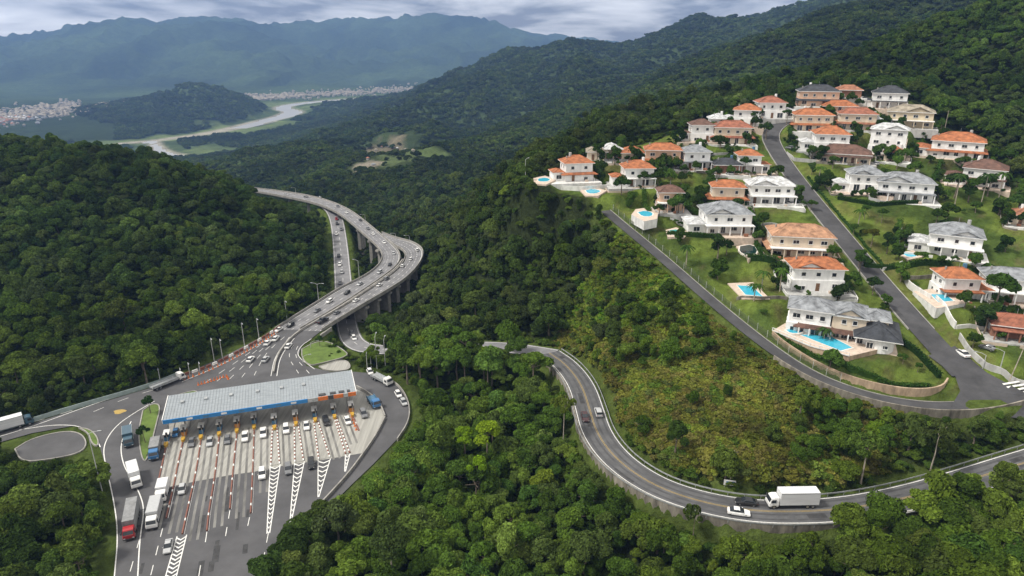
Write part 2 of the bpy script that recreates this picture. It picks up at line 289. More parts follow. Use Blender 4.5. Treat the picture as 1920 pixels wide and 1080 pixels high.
def H(X, Y):
    X = np.asarray(X, float); Y = np.asarray(Y, float)
    i = np.clip(np.log(np.maximum(Y, Y0) / Y0) / KY, 0, NY - 1.001); j = np.clip((X / (Y + XO) + AX) / (2 * AX) * (NX - 1), 0, NX - 1.001)
    a = i.astype(int); b = j.astype(int); u = i - a; v = j - b
    return (GRID[a, b] * (1 - v) + GRID[a, b + 1] * v) * (1 - u) + (GRID[a + 1, b] * (1 - v) + GRID[a + 1, b + 1] * v) * u
def G(px, py, d0=90.0, d1=9000.0):            # where the line of sight through a pixel meets the ground
    d = d0 * (d1 / d0) ** np.linspace(0, 1, 1600); q = np.array([W(px, py, t) for t in (1.0, 2.0)]); dir_ = q[1] - q[0]; o = q[0] - dir_
    P_ = o + d[:, None] * dir_; below = P_[:, 2] < H(P_[:, 0], P_[:, 1]); k = int(np.argmax(below)) if below.any() else len(d) - 1
    p = P_[k]; return Vector((p[0], p[1], float(H(p[0], p[1]))))

# ------------------------------------------------------------------ materials
def newmat(name):
    m = bpy.data.materials.new(name); m.use_nodes = True; m.node_tree.nodes.clear(); return m
def mat(name, colr, rough=.6, var=.18, scale=1.5, metal=0.0, bump=0.0, bscale=8, spec=.4, coords='Object', stain=0.0, streak=None):
    m = newmat(name); t = m.node_tree; k = t.nodes; l = t.links
    b = k.new('ShaderNodeBsdfPrincipled'); b.inputs['Roughness'].default_value = rough; b.inputs['Metallic'].default_value = metal; b.inputs['Specular IOR Level'].default_value = spec
    o = k.new('ShaderNodeOutputMaterial'); l.new(b.outputs[0], o.inputs[0])
    tc = k.new('ShaderNodeTexCoord'); nz = k.new('ShaderNodeTexNoise'); nz.inputs['Scale'].default_value = scale; nz.inputs['Detail'].default_value = 6; nz.inputs['Roughness'].default_value = .65
    mp = k.new('ShaderNodeMapping'); l.new(tc.outputs[coords], mp.inputs[0]); l.new(mp.outputs[0], nz.inputs['Vector'])
    if streak: mp.inputs['Scale'].default_value = streak
    r = k.new('ShaderNodeValToRGB'); lo = [x * (1 - var * 1.5) for x in colr]; hi = [min(1, x * (1 + var)) for x in colr]
    r.color_ramp.elements[0].position = .3; r.color_ramp.elements[0].color = (*lo, 1); r.color_ramp.elements[1].position = .7; r.color_ramp.elements[1].color = (*hi, 1)
    l.new(nz.outputs['Fac'], r.inputs[0]); l.new(r.outputs[0], b.inputs['Base Color'])
    if bump:
        n2 = k.new('ShaderNodeTexNoise'); n2.inputs['Scale'].default_value = bscale; n2.inputs['Detail'].default_value = 5; l.new(tc.outputs[coords], n2.inputs['Vector'])
        bp = k.new('ShaderNodeBump'); bp.inputs['Strength'].default_value = bump; bp.inputs['Distance'].default_value = .1; l.new(n2.outputs['Fac'], bp.inputs['Height']); l.new(bp.outputs[0], b.inputs['Normal'])
    return m
def roofmat(name, colr):
    m = mat(name, colr, .75, .42, .55, bump=0); t = m.node_tree; k = t.nodes; l = t.links
    b = next(x for x in k if x.type == 'BSDF_PRINCIPLED'); tc = next(x for x in k if x.type == 'TEX_COORD')
    wv = k.new('ShaderNodeTexWave'); wv.bands_direction = 'Z'; wv.inputs['Scale'].default_value = 2.6; wv.inputs['Distortion'].default_value = .4; l.new(tc.outputs['Object'], wv.inputs['Vector'])
    wx = k.new('ShaderNodeTexWave'); wx.bands_direction = 'X'; wx.inputs['Scale'].default_value = 1.1; wx.inputs['Distortion'].default_value = .3; l.new(tc.outputs['Object'], wx.inputs['Vector'])
    ad = k.new('ShaderNodeMath'); ad.operation = 'ADD'; l.new(wv.outputs['Fac'], ad.inputs[0]); l.new(wx.outputs['Fac'], ad.inputs[1])
    bp = k.new('ShaderNodeBump'); bp.inputs['Strength'].default_value = .7; bp.inputs['Distance'].default_value = .08; l.new(ad.outputs[0], bp.inputs['Height']); l.new(bp.outputs[0], b.inputs['Normal'])
    return m
def leafmat(name, ramp, trans=.25):
    """foliage: colour by tree and by leaf, plus the tint carried by each tree"""
    m = newmat(name); t = m.node_tree; k = t.nodes; l = t.links
    oi = k.new('ShaderNodeObjectInfo'); ge = k.new('ShaderNodeNewGeometry'); r = k.new('ShaderNodeValToRGB'); el = r.color_ramp.elements
    el[0].position = 0; el[0].color = (*ramp[0], 1); el[1].position = 1; el[1].color = (*ramp[-1], 1)
    for i, q in enumerate(ramp[1:-1]): x = el.new((i + 1) / (len(ramp) - 1)); x.color = (*q, 1)
    l.new(oi.outputs['Random'], r.inputs[0])
    at = k.new('ShaderNodeAttribute'); at.attribute_type = 'INSTANCER'; at.attribute_name = 'tint'
    mu = k.new('ShaderNodeMix'); mu.data_type = 'RGBA'; mu.blend_type = 'MULTIPLY'; mu.inputs[0].default_value = 1; l.new(r.outputs[0], mu.inputs[6]); l.new(at.outputs['Color'], mu.inputs[7])
    mr = k.new('ShaderNodeMapRange'); mr.inputs[3].default_value = .55; mr.inputs[4].default_value = 1.5; l.new(ge.outputs['Random Per Island'], mr.inputs[0])
    m2 = k.new('ShaderNodeVectorMath'); m2.operation = 'SCALE'; l.new(mu.outputs[2], m2.inputs[0]); l.new(mr.outputs[0], m2.inputs['Scale'])
    d = k.new('ShaderNodeBsdfDiffuse'); tr = k.new('ShaderNodeBsdfTranslucent'); l.new(m2.outputs[0], d.inputs[0]); l.new(m2.outputs[0], tr.inputs[0])
    mi = k.new('ShaderNodeMixShader'); mi.inputs[0].default_value = trans; l.new(d.outputs[0], mi.inputs[1]); l.new(tr.outputs[0], mi.inputs[2])
    o = k.new('ShaderNodeOutputMaterial'); l.new(mi.outputs[0], o.inputs[0]); return m
M = {}
M['wear'] = mat('worn wheel track', (.070, .071, .075), .7, .3, .25)
M['asphalt'] = mat('asphalt', (.098, .099, .103), .8, .26, .2, bump=.15, bscale=20, coords='Generated' if 0 else 'Object')
M['plaza'] = mat('plaza asphalt', (.083, .083, .088), .8, .22, .09, bump=.15, bscale=20)
M['estate_asphalt'] = mat('estate asphalt', (.06, .06, .064), .85, .3, .15, bump=.2, bscale=15)
M['concrete'] = mat('concrete', (.30, .29, .27), .8, .25, .4, bump=.1)
M['apron'] = mat('apron concrete', (.33, .325, .30), .8, .22, .25, bump=.1)
M['deck'] = mat('weathered deck road', (.19, .19, .2), .8, .18, .2, bump=.1, bscale=20)
M['stained'] = mat('stained retaining concrete', (.22, .20, .165), .85, .5, .5, bump=.2, streak=(1, 1, .25))
M['rendered'] = mat('beige rendered wall', (.40, .30, .21), .85, .35, .6, bump=.15, streak=(1, 1, .4))
M['mark'] = mat('white road paint', (.72, .72, .70), .6, .2, 2)
M['yellow'] = mat('yellow road paint', (.40, .28, .08), .6, .2, 2)
M['redpaint'] = mat('red paint', (.21, .085, .06), .6, .25, 2)
M['orange'] = mat('orange plastic', (.62, .17, .04), .5, .15, 2)
M['metalroof'] = mat('sheet metal roof', (.27, .30, .325), .55, .16, .5, metal=.0, streak=(1, 6, 1))
M['blue'] = mat('blue fascia paint', (.03, .2, .48), .45, .12, 1)
M['steel'] = mat('galvanised steel', (.46, .48, .49), .45, .2, 1.5, metal=.5)
M['pole'] = mat('grey pole paint', (.42, .43, .42), .5, .15, 2)
M['bark'] = mat('bark', (.17, .14, .105), .9, .35, 2.5, bump=.3)
M['palebark'] = mat('pale bark', (.34, .30, .24), .9, .3, 2, bump=.2)
M['glass'] = mat('dark glass', (.025, .03, .036), .12, .2, .5, spec=.6)
M['tyre'] = mat('tyre rubber', (.025, .025, .026), .85, .2, 4)
M['rim'] = mat('alloy', (.35, .36, .37), .35, .1, 4, metal=.8)
M['lamp'] = mat('headlamp', (.65, .66, .66), .2, .1, 4)
M['tail'] = mat('tail lamp', (.35, .02, .02), .3, .1, 4)
M['trim'] = mat('white trim', (.72, .72, .71), .6, .1, 1)
M['terrace'] = mat('pinkish paving', (.55, .45, .37), .8, .18, .9)
M['coping'] = mat('pool coping', (.66, .62, .57), .7, .12, 1)
M['whitewall'] = mat('white garden wall', (.66, .66, .64), .8, .2, .5, streak=(1, 1, .5))
M['greywall'] = mat('grey garden wall', (.42, .42, .41), .8, .25, .5, streak=(1, 1, .5))
M['fence'] = mat('dark green wire fence', (.07, .09, .06), .7, .3, 2)
M['earth'] = mat('bare earth', (.20, .115, .07), .95, .3, .4, bump=.4)
M['boothblue'] = mat('booth blue', (.07, .17, .28), .5, .2, 2)
M['boothorange'] = mat('booth orange', (.55, .24, .06), .5, .2, 2)
M['soot'] = mat('dark grey paint', (.06, .062, .066), .6, .2, 2)
for nme, cc in RO.items(): M['roof_' + nme] = roofmat('roof tiles ' + nme, cc)
for nme, cc in WA.items(): M['wall_' + nme] = mat('house wall ' + nme, cc, .85, .13, .5, streak=(1, 1, .4))
def paint(name, c): M[name] = mat('car paint ' + name, c, .3, .06, 1.5, spec=.6)
for nme, cc in dict(pwhite=(.74, .74, .73), psilver=(.42, .43, .44), pblack=(.018, .019, .021), pgrey=(.16, .165, .175), pred=(.36, .025, .03), pblue=(.04, .15, .34), pteal=(.05, .1, .14), pdarkred=(.05, .02, .022)).items(): paint(nme, cc)
M['cargowhite'] = mat('white cargo box', (.66, .67, .68), .5, .1, .6, streak=(.3, 3, 3))
M['cargogrey'] = mat('grey tarpaulin', (.23, .235, .24), .75, .2, .8, bump=.2, bscale=3)
def watermat(name, c, rough, bumps, bsc):
    m = mat(name, c, rough, .08, .6, spec=.5, bump=bumps, bscale=bsc); return m
M['pool'] = watermat('pool water', (.05, .40, .56), .08, .04, 2)
M['poolgreen'] = watermat('greenish pool water', (.05, .33, .30), .08, .04, 2)
M['pooldark'] = watermat('dark pool water', (.012, .035, .035), .08, .04, 2)
M['river'] = watermat('river water', (.29, .30, .31), .35, .02, .02)
LEAF = [(.030, .049, .015), (.038, .063, .017), (.046, .077, .018), (.064, .092, .022), (.046, .062, .027), (.076, .108, .026), (.036, .068, .022)]
M['leaf'] = leafmat('broadleaf foliage', LEAF)
M['scrub'] = leafmat('scrub foliage', [(.095, .12, .024), (.145, .145, .034), (.115, .15, .028), (.16, .15, .05), (.10, .10, .036), (.15, .19, .03)])
M['garden'] = leafmat('garden foliage', [(.028, .055, .016), (.045, .08, .018), (.06, .105, .022), (.035, .06, .022)])
# ground: colour of the cover stored per vertex
m = newmat('ground cover'); t = m.node_tree; k = t.nodes; l = t.links
at = k.new('ShaderNodeAttribute'); at.attribute_name = 'cover'; tcn = k.new('ShaderNodeTexCoord')
nA = k.new('ShaderNodeTexNoise'); nA.inputs['Scale'].default_value = .35; nA.inputs['Detail'].default_value = 8; nA.inputs['Roughness'].default_value = .7
nB = k.new('ShaderNodeTexNoise'); nB.inputs['Scale'].default_value = .022; nB.inputs['Detail'].default_value = 10; nB.inputs['Roughness'].default_value = .72
l.new(tcn.outputs['Object'], nA.inputs['Vector']); l.new(tcn.outputs['Object'], nB.inputs['Vector'])
mr = k.new('ShaderNodeMapRange'); mr.inputs[1].default_value = .3; mr.inputs[2].default_value = .7; mr.inputs[3].default_value = .6; mr.inputs[4].default_value = 1.4; l.new(nA.outputs['Fac'], mr.inputs[0])
mr2 = k.new('ShaderNodeMapRange'); mr2.inputs[1].default_value = .3; mr2.inputs[2].default_value = .7; mr2.inputs[3].default_value = .6; mr2.inputs[4].default_value = 1.4; l.new(nB.outputs['Fac'], mr2.inputs[0])
mm = k.new('ShaderNodeMath'); mm.operation = 'MULTIPLY'; l.new(mr.outputs[0], mm.inputs[0]); l.new(mr2.outputs[0], mm.inputs[1])
sca = k.new('ShaderNodeVectorMath'); sca.operation = 'SCALE'; l.new(at.outputs['Color'], sca.inputs[0]); l.new(mm.outputs[0], sca.inputs['Scale'])
bs = k.new('ShaderNodeBsdfDiffuse'); l.new(sca.outputs[0], bs.inputs[0])
bpn = k.new('ShaderNodeBump'); bpn.inputs['Strength'].default_value = .8; bpn.inputs['Distance'].default_value = 14; l.new(nB.outputs['Fac'], bpn.inputs['Height']); 
bpm = k.new('ShaderNodeBump'); bpm.inputs['Strength'].default_value = .5; bpm.inputs['Distance'].default_value = .4; l.new(nA.outputs['Fac'], bpm.inputs['Height']); l.new(bpn.outputs[0], bpm.inputs['Normal']); l.new(bpm.outputs[0], bs.inputs['Normal'])
o = k.new('ShaderNodeOutputMaterial'); l.new(bs.outputs[0], o.inputs[0]); M['ground'] = m

# ------------------------------------------------------------------ mesh builder
class MB:
    def __init__(s): s.v = []; s.f = []; s.m = []
    def add(s, vs, fs, mi=0):
        o = len(s.v); s.v += [tuple(v) for v in vs]
        for f in fs: s.f.append([i + o for i in f]); s.m.append(mi)
        return s
    def box(s, c, d, rz=0, mi=0):
        x, y, z = c; a, b, h = d[0] / 2, d[1] / 2, d[2] / 2; cs, sn = math.cos(rz), math.sin(rz)
        vs = [(x + i * a * cs - j * b * sn, y + i * a * sn + j * b * cs, z + q * h) for q in (-1, 1) for i, j in ((-1, -1), (1, -1), (1, 1), (-1, 1))]
        return s.add(vs, [(3, 2, 1, 0), (4, 5, 6, 7), (0, 1, 5, 4), (1, 2, 6, 5), (2, 3, 7, 6), (3, 0, 4, 7)], mi)
    def prism(s, poly, z0, z1, mi=0):
        k = len(poly); z0s = z0 if hasattr(z0, '__len__') else [z0] * k; z1s = z1 if hasattr(z1, '__len__') else [z1] * k
        vs = [(p[0], p[1], z) for p, z in zip(poly, z0s)] + [(p[0], p[1], z) for p, z in zip(poly, z1s)]
        area = sum(poly[i][0] * poly[(i + 1) % k][1] - poly[(i + 1) % k][0] * poly[i][1] for i in range(k))
        fs = [tuple(range(k))[::-1], tuple(range(k, 2 * k))] + [(i, (i + 1) % k, k + (i + 1) % k, k + i) for i in range(k)]
        if area < 0: fs = [tuple(reversed(f)) for f in fs]
        return s.add(vs, fs, mi)
    def tube(s, p0, p1, r0, r1=None, n=6, mi=0, cap=True):
        p0, p1 = Vector(p0), Vector(p1); r1 = r0 if r1 is None else r1; ax = (p1 - p0).normalized()
        u = ax.orthogonal().normalized(); v = ax.cross(u); vs = []
        for p, r in ((p0, r0), (p1, r1)):
            for i in range(n): a = 2 * math.pi * i / n; vs.append(p + (u * math.cos(a) + v * math.sin(a)) * r)
        fs = [(i, (i + 1) % n, n + (i + 1) % n, n + i) for i in range(n)]
        if cap: fs += [tuple(range(n))[::-1], tuple(range(n, 2 * n))]
        return s.add(vs, fs, mi)
    def strip(s, A_, B_, mi=0, closed=False):
        k = len(A_); vs = list(A_) + list(B_); return s.add(vs, [(i, i + 1, k + i + 1, k + i) for i in range(k - 1)], mi)
    def sheet(s, poly, z, mi=0):
        k = len(poly); area = sum(poly[i][0] * poly[(i + 1) % k][1] - poly[(i + 1) % k][0] * poly[i][1] for i in range(k))
        f = tuple(range(k)); return s.add([(p[0], p[1], z) for p in poly], [f if area > 0 else f[::-1]], mi)
    def mesh(s, name, mats, smooth_=False):
        me = bpy.data.meshes.new(name); me.from_pydata(s.v, [], s.f)
        for q in (mats if isinstance(mats, (list, tuple)) else [mats]): me.materials.append(M[q] if isinstance(q, str) else q)
        me.polygons.foreach_set('material_index', s.m)
        if smooth_: me.polygons.foreach_set('use_smooth', [True] * len(s.f))
        me.update(); return me
    def build(s, name, mats, parent=None, smooth_=False, loc=None, rz=0): return ob(name, s.mesh(name, mats, smooth_), parent, loc, rz)
def ob(name, data, parent=None, loc=None, rz=0, scale=None):
    o = bpy.data.objects.new(name, data); col.objects.link(o)
    if parent: o.parent = parent
    if loc is not None: o.location = loc
    if rz: o.rotation_euler = (0, 0, rz)
    if scale is not None: o.scale = scale if hasattr(scale, '__len__') else (scale,) * 3
    return o
def tag(o, label=None, cat=None, group=None, kind=None):
    if label: o['label'] = label
    if cat: o['category'] = cat
    if group: o['group'] = group
    if kind: o['kind'] = kind
    return o
def thing(name, label, cat, loc=(0, 0, 0), rz=0, group=None, scale=None): return tag(ob(name, None, None, loc, rz, scale), label, cat, group)
def struct(name, mb, mats): return tag(mb.build(name, mats), kind='structure')
def dup(o, loc=None, rz=None, label=None, group=None, parent=None, scale=None):
    c_ = o.copy(); col.objects.link(c_)
    if parent: c_.parent = parent
    if loc is not None: c_.location = loc
    if rz is not None: c_.rotation_euler = (0, 0, rz)
    if scale is not None: c_.scale = (scale,) * 3
    for ch in list(o.children): dup(ch, parent=c_)
    return tag(c_, label, None, group)
def wall_line(mb, line, h, th, base=1.0, mi=0, ground=False):
    """vertical wall along sampled 3D line (its top stands h above the line)"""
    q = np.array(line)[:, :3]; t = np.gradient(q[:, :2], axis=0); t /= np.linalg.norm(t, axis=1)[:, None] + 1e-9; nrm = np.stack([-t[:, 1], t[:, 0]], 1) * th / 2
    k = len(q); vs = []
    for i in range(k):
        for sgn, z in ((1, -base), (-1, -base), (-1, h), (1, h)): vs.append((q[i, 0] + sgn * nrm[i, 0], q[i, 1] + sgn * nrm[i, 1], q[i, 2] + z))
    fs = []
    for i in range(k - 1):
        a = 4 * i; b = a + 4
        for u, v in ((0, 1), (1, 2), (2, 3), (3, 0)): fs.append((a + u, a + v, b + v, b + u))
    fs += [(0, 3, 2, 1), (4 * k - 4, 4 * k - 3, 4 * k - 2, 4 * k - 1)]
    return mb.add(vs, fs, mi)
def offset(line, off):
    q = np.array(line)[:, :3].copy(); t = np.gradient(q[:, :2], axis=0); t /= np.linalg.norm(t, axis=1)[:, None] + 1e-9
    q[:, 0] += -t[:, 1] * off; q[:, 1] += t[:, 0] * off; return q
def ribbon(mb, line, o0, o1, dz=0, mi=0):
    a = offset(line, o0); b = offset(line, o1); a[:, 2] += dz; b[:, 2] += dz; return mb.strip(b, a, mi)
def dashes(mb, line, off, wdt, on, gap, dz, mi=0):
    k = max(1, int(on)); per = int(on + gap)
    for s_ in range(0, len(line) - k - 1, per): ribbon(mb, line[max(0, s_):s_ + k + 1], off - wdt / 2, off + wdt / 2, dz, mi)
# ------------------------------------------------------------------ ground sheet
BRUSH = [tuple(G(*p)[:2]) for p in [(1165, 438), (1240, 496), (1330, 578), (1430, 658), (1520, 718), (1620, 757), (1690, 785), (1640, 880), (1500, 915), (1400, 915), (1300, 890), (1210, 842), (1160, 780), (1120, 715), (1070, 668), (1040, 640), (1090, 560), (1140, 480)]]
cov = np.empty((len(GX), 3)); cov[:] = (.032, .043, .017)
fz = sstep((GY - 500) / 900)[:, None]; cov = cov * (1 - fz) + np.array((.040, .060, .024)) * fz
cov = cov * (.62 + .85 * np.clip((fbm(GX / 500 + 4, GY / 700 + 2, 5) - .25) / .45, 0, 1) * sstep((GY - 600) / 500) + .38 * (1 - sstep((GY - 600) / 500)))[:, None]
nb = fbm(GX / 14, GY / 14)
dE2 = np.full(len(GX), -1e3); dE2[near] = sdist(GX[near], GY[near], ESTATE)
dB = np.full(len(GX), -1e3); dB[near] = sdist(GX[near], GY[near], BRUSH)
def put(mask, colr): global cov; mk_ = np.clip(mask, 0, 1)[:, None]; cov = cov * (1 - mk_) + np.array(colr) * mk_
put(sstep((dB + 3) / 6), (.115, .115, .032))
put(sstep((dE2 + 2) / 4), (.13, .18, .036)); put(sstep((dE2 + 2) / 4) * sstep((nb - .45) / .12) * .85, (.06, .095, .024)); nb2 = fbm(GX / 5 + 9, GY / 5 + 2); put(sstep((dE2 + 2) / 4) * sstep((nb2 - .58) / .08) * .6, (.12, .10, .05)); put(sstep((dE2 + 2) / 4) * sstep((.36 - nb) / .08) * .6, (.15, .15, .05))
full = lambda v, fill: (lambda q: (q.__setitem__(near, v), q)[1])(np.full(len(GX), float(fill)))
dPl = full(dP, -1e3); put(sstep((dPl + 9) / 4) * .8, (.085, .12, .03))
for line, r_ in ((RR, 9), (LR, 9), (UR, 6)): put(sstep(1 - (full(ldist(xn, yn, line[::2])[0], 1e3) - r_ + 2) / 3) * .9, (.09, .125, .03))
rv_d = np.full(len(GX), 1e5); f2 = (GY > 1400) & (GY < 6500)
for line in (rv, rv2):
    for p in line: rv_d[f2] = np.minimum(rv_d[f2], np.hypot(GX[f2] - p[0], GY[f2] - p[1]) - p[3])
put(sstep(1 - rv_d / 230) * sstep((fbm(GX / 160, GY / 160) - .42) / .1) * (GZ < -215), (.125, .165, .065)); put(sstep(1 - rv_d / 26), (.30, .28, .23))
for px, py, rr_, cc in ((720, 280, 56, (.14, .125, .085)), (745, 296, 42, (.09, .12, .05)), (690, 290, 34, (.12, .115, .075)), (810, 290, 26, (.09, .125, .045)), (690, 312, 26, (.20, .18, .14))):
    p = G(px, py); put(sstep((1 - np.hypot(GX - p.x, (GY - p.y) * .55) / rr_) * 2.2 + (nb - .47) * 2), cc)
for px, py, rr_ in ((1592, 168, 9), (1575, 162, 7), (1615, 170, 6)):
    p = N_(px, py); put(sstep((1 - np.hypot(GX - p.x, GY - p.y) / rr_) * 2), (.22, .13, .085))
p = N_(1500, 152)
for px, py, rr_ in ((1480, 150, 20), (1560, 142, 22), (1640, 148, 20)):
    p = G(px, py); put(sstep((1 - np.hypot(GX - p.x, GY - p.y) / rr_) * 1.6) * .8, (.10, .13, .034))
i0 = np.arange(NY - 1)[:, None] * NX + np.arange(NX - 1)[None]; quad = np.stack([i0, i0 + 1, i0 + NX + 1, i0 + NX], -1).reshape(-1, 4)
me = bpy.data.meshes.new('ground'); me.vertices.add(len(GX)); me.vertices.foreach_set('co', np.stack([GX, GY, GRID.ravel()], 1).astype(np.float32).ravel())
me.loops.add(quad.size); me.loops.foreach_set('vertex_index', quad.ravel()); me.polygons.add(len(quad)); me.polygons.foreach_set('loop_start', np.arange(len(quad)) * 4); me.polygons.foreach_set('loop_total', np.full(len(quad), 4))
me.update(calc_edges=True); me.polygons.foreach_set('use_smooth', np.ones(len(quad), bool))
ca = me.color_attributes.new('cover', 'FLOAT_COLOR', 'POINT'); ca.data.foreach_set('color', np.concatenate([cov, np.ones((len(cov), 1))], 1).astype(np.float32).ravel())
me.materials.append(M['ground']); tag(ob('ground', me), kind='structure')
# ------------------------------------------------------------------ water
mb = MB()
for line in (rv, rv2):
    q = np.array(line); tt = np.gradient(q[:, :2], axis=0); tt /= np.linalg.norm(tt, axis=1)[:, None]; nn = np.stack([-tt[:, 1], tt[:, 0]], 1); hw = q[:, 3] + 14
    dz = 0 if line is rv else .4
    mb.strip([(x, y, -236.6 + dz) for x, y in q[:, :2] - nn * hw[:, None]], [(x, y, -236.6 + dz) for x, y in q[:, :2] + nn * hw[:, None]])
struct('river', mb, 'river')
# ------------------------------------------------------------------ roads
struct('toll_plaza_asphalt', MB().sheet(PLAZA, 0), 'plaza')
APRON = pz([(313, 826), (294, 918), (369, 902), (436, 890), (474, 885), (527, 874), (594, 864), (683, 849), (708, 812), (722, 785), (715, 757), (690, 738), (664, 728), (560, 742), (450, 765), (326, 785)], 0)
am = M['apron'].node_tree; amp = next(x for x in am.nodes if x.type == 'MAPPING'); amp.inputs['Rotation'].default_value = (0, 0, R(-16.8)); amp.inputs['Scale'].default_value = (2.2, .09, 1); next(x for x in am.nodes if x.type == 'TEX_NOISE').inputs['Scale'].default_value = .42
struct('toll_apron', MB().sheet(APRON, .006), 'apron')
struct('road', ribbon(MB(), RR, -4.1, 4.1, .05), 'asphalt')
struct('ramp_road', ribbon(MB(), LR, -4.3, 4.3, .05), 'deck')
struct('estate_road', ribbon(MB(), MR[:int(len(MR) * .96)], -3.6, 3.6, .09), 'estate_asphalt')
struct('estate_lane', ribbon(MB(), UR, -2.1, 2.1, .05), 'estate_asphalt')
JX = [N_(*p) for p in [(1740, 668), (1790, 650), (1850, 700), (1935, 745), (1990, 760), (1960, 790), (1870, 782), (1830, 773), (1780, 768), (1800, 735), (1790, 705)]]
jz = [p.z + .24 for p in JX]; mbj = MB(); cx_, cy_, cz_ = (sum(p.x for p in JX) / len(JX), sum(p.y for p in JX) / len(JX), sum(jz) / len(jz))
mbj.add([(cx_, cy_, cz_)] + [(p.x, p.y, z) for p, z in zip(JX, jz)], [(0, (i + 1) % len(JX) + 1, i + 1) for i in range(len(JX))]); struct('estate_junction', mbj, 'estate_asphalt')
mk = MB(); yl = MB()
for o_ in (-3.75, 3.75): ribbon(mk, RR, o_ - .09, o_ + .09, .056); ribbon(mk, LR, o_ - .1, o_ + .1, .056)
for o_ in (-.15, .15): ribbon(yl, RR, o_ - .05, o_ + .05, .056)
dashes(mk, LR, 0, .16, 2, 3, .056)
struct('road_marking', mk, 'mark'); struct('centre_line', yl, 'yellow')
wt = MB()
for o_ in (-2.75, -1.1, 1.1, 2.75): ribbon(wt, RR, o_ - .28, o_ + .28, .053)
struct('wheel_track', wt, 'wear')
M['patchdark'] = mat('asphalt repair', (.05, .05, .052), .85, .3, .6); pt = MB(); rp = random.Random(5)
for ln_, hw_, dz_, n_ in ((RR, 3.4, .0545, 12), (MR[:-8], 3.2, .094, 12)):
    for _ in range(n_): j_ = rp.randrange(2, len(ln_) - 6); k2 = rp.randrange(2, 5); o_ = rp.uniform(-hw_, hw_ - 1.2); ribbon(pt, ln_[j_:j_ + k2], o_, o_ + rp.uniform(.5, 1.6), dz_ + _ * .0004)
for _ in range(26):
    p = WZ(rp.uniform(250, 680), rp.uniform(905, 1075), 0)
    if sdist(np.array([p.x]), np.array([p.y]), PLAZA)[0] > 3: pt.box((p.x, p.y, .0035 + _ * .0001), (rp.uniform(.6, 1.6), rp.uniform(1.5, 7), .002), R(17))
struct('asphalt_repair', pt, 'patchdark')
kb = MB()
MK = MR[:int(len(MR) * .86)]
wall_line(kb, offset(MK, -3.75), .2, .25, .5); wall_line(kb, offset(MK, 3.75), .2, .25, .5); wall_line(kb, offset(UR, 2.2), .2, .2, .5)
struct('kerb', kb, 'concrete')
# zebra crossing at the junction
zb = MB(); a_ = N_(1880, 722); b_ = N_(1935, 765); 
for i in range(8):
    t_ = i / 7; p = a_.lerp(b_, t_); q = p + Vector((5.5, 1.2, .3)); u = (b_ - a_).normalized() * .28
    zb.add([p + u + Vector((0, 0, .26)), p - u + Vector((0, 0, .26)), q - u + Vector((0, 0, .26)), q + u + Vector((0, 0, .26))], [(0, 1, 2, 3)])
struct('zebra_crossing', zb, 'mark')
# plaza road markings -------------------------------------------------
def pl(pts, z=0, step=1.0, it=3): return resample(smooth(pz(pts, z), it), step)
mk = MB(); MZ = .012
for pts in ([(214, 1085), (222, 1000), (212, 930), (197, 870), (193, 835), (215, 800), (250, 775), (290, 752)], [(258, 1085), (262, 1010), (271, 955), (262, 925), (248, 900), (230, 870), (225, 830), (246, 790)], [(0, 818), (60, 800), (190, 752), (310, 715)], [(36, 806), (100, 796), (150, 798), (178, 815), (188, 838)]):
    ribbon(mk, pl(pts), -.12, .12, MZ)
for pts in ([(175, 772), (235, 747), (300, 727)], [(262, 1010), (240, 1085)], [(620, 965), (560, 1010)], [(60, 792), (150, 765)]): dashes(mk, pl(pts), 0, .16, 3, 4, MZ)
for k_ in range(1, 6):                                   # lanes between the plaza and the viaduct, behind the canopy
    f_ = k_ / 6; a0 = (360 + f_ * 140, 722 - f_ * 22); a1 = (452 + f_ * 55, 668 - f_ * 8); a2 = (514 + f_ * 32, 622 + f_ * 4)
    dashes(mk, pl([a0, a1, a2]), 0, .16, 3, 4, MZ)
for k_ in (1, 2): f_ = k_ / 3; dashes(mk, pl([(540 + f_ * 60, 700), (525 + f_ * 35, 665), (552 + f_ * 25, 634)]), 0, .16, 3, 4, MZ)
for pts in ([(341, 716), (420, 682), (497, 640), (538, 608)], [(508, 705), (515, 668), (543, 632)], [(519, 705), (525, 668), (552, 634)], [(590, 692), (556, 668), (562, 650), (584, 635)]): ribbon(mk, pl(pts), -.1, .1, MZ)
# separators that end as painted chevrons
def chevrons(mk_, top, bot, w0, w1, n_, outline=True):
    a = WZ(*top, 0); b = WZ(*bot, 0); ax = (b - a); Ln = ax.length; ax /= Ln; sd_ = Vector((ax.y, -ax.x, 0))
    wd = lambda t_: (w0 + (w1 - w0) * t_) / 2
    if outline:
        for s_ in (-1, 1): 
            q = [a + ax * Ln * t_ + sd_ * s_ * wd(t_) for t_ in np.linspace(0, 1, 12)]; ribbon(mk_, np.array([tuple(v) for v in q]), -.11, .11, MZ)
    for i in range(n_):
        t_ = (i + .3) / n_; c0 = a + ax * Ln * t_; h_ = wd(t_)
        for s_ in (-1, 1):
            p0 = c0 + ax * .9; p1 = c0 + sd_ * s_ * (h_ - .08); th_ = ax * .45
            f_ = [p0, p1, p1 + th_, p0 + th_]; f_ = f_ if s_ < 0 else f_[::-1]
            mk_.add([(v.x, v.y, MZ - .003) for v in f_], [(3, 2, 1, 0)])
chevrons(mk, (516, 872), (503, 1000), 2.5, .6, 16); chevrons(mk, (561.5, 866), (545, 978), 2.5, .3, 13); chevrons(mk, (608, 861), (597, 932), 3.2, .2, 8); chevrons(mk, (652, 851), (647, 884), 1.2, .2, 5); chevrons(mk, (341, 1004), (318, 1090), 2.0, 2.2, 11)
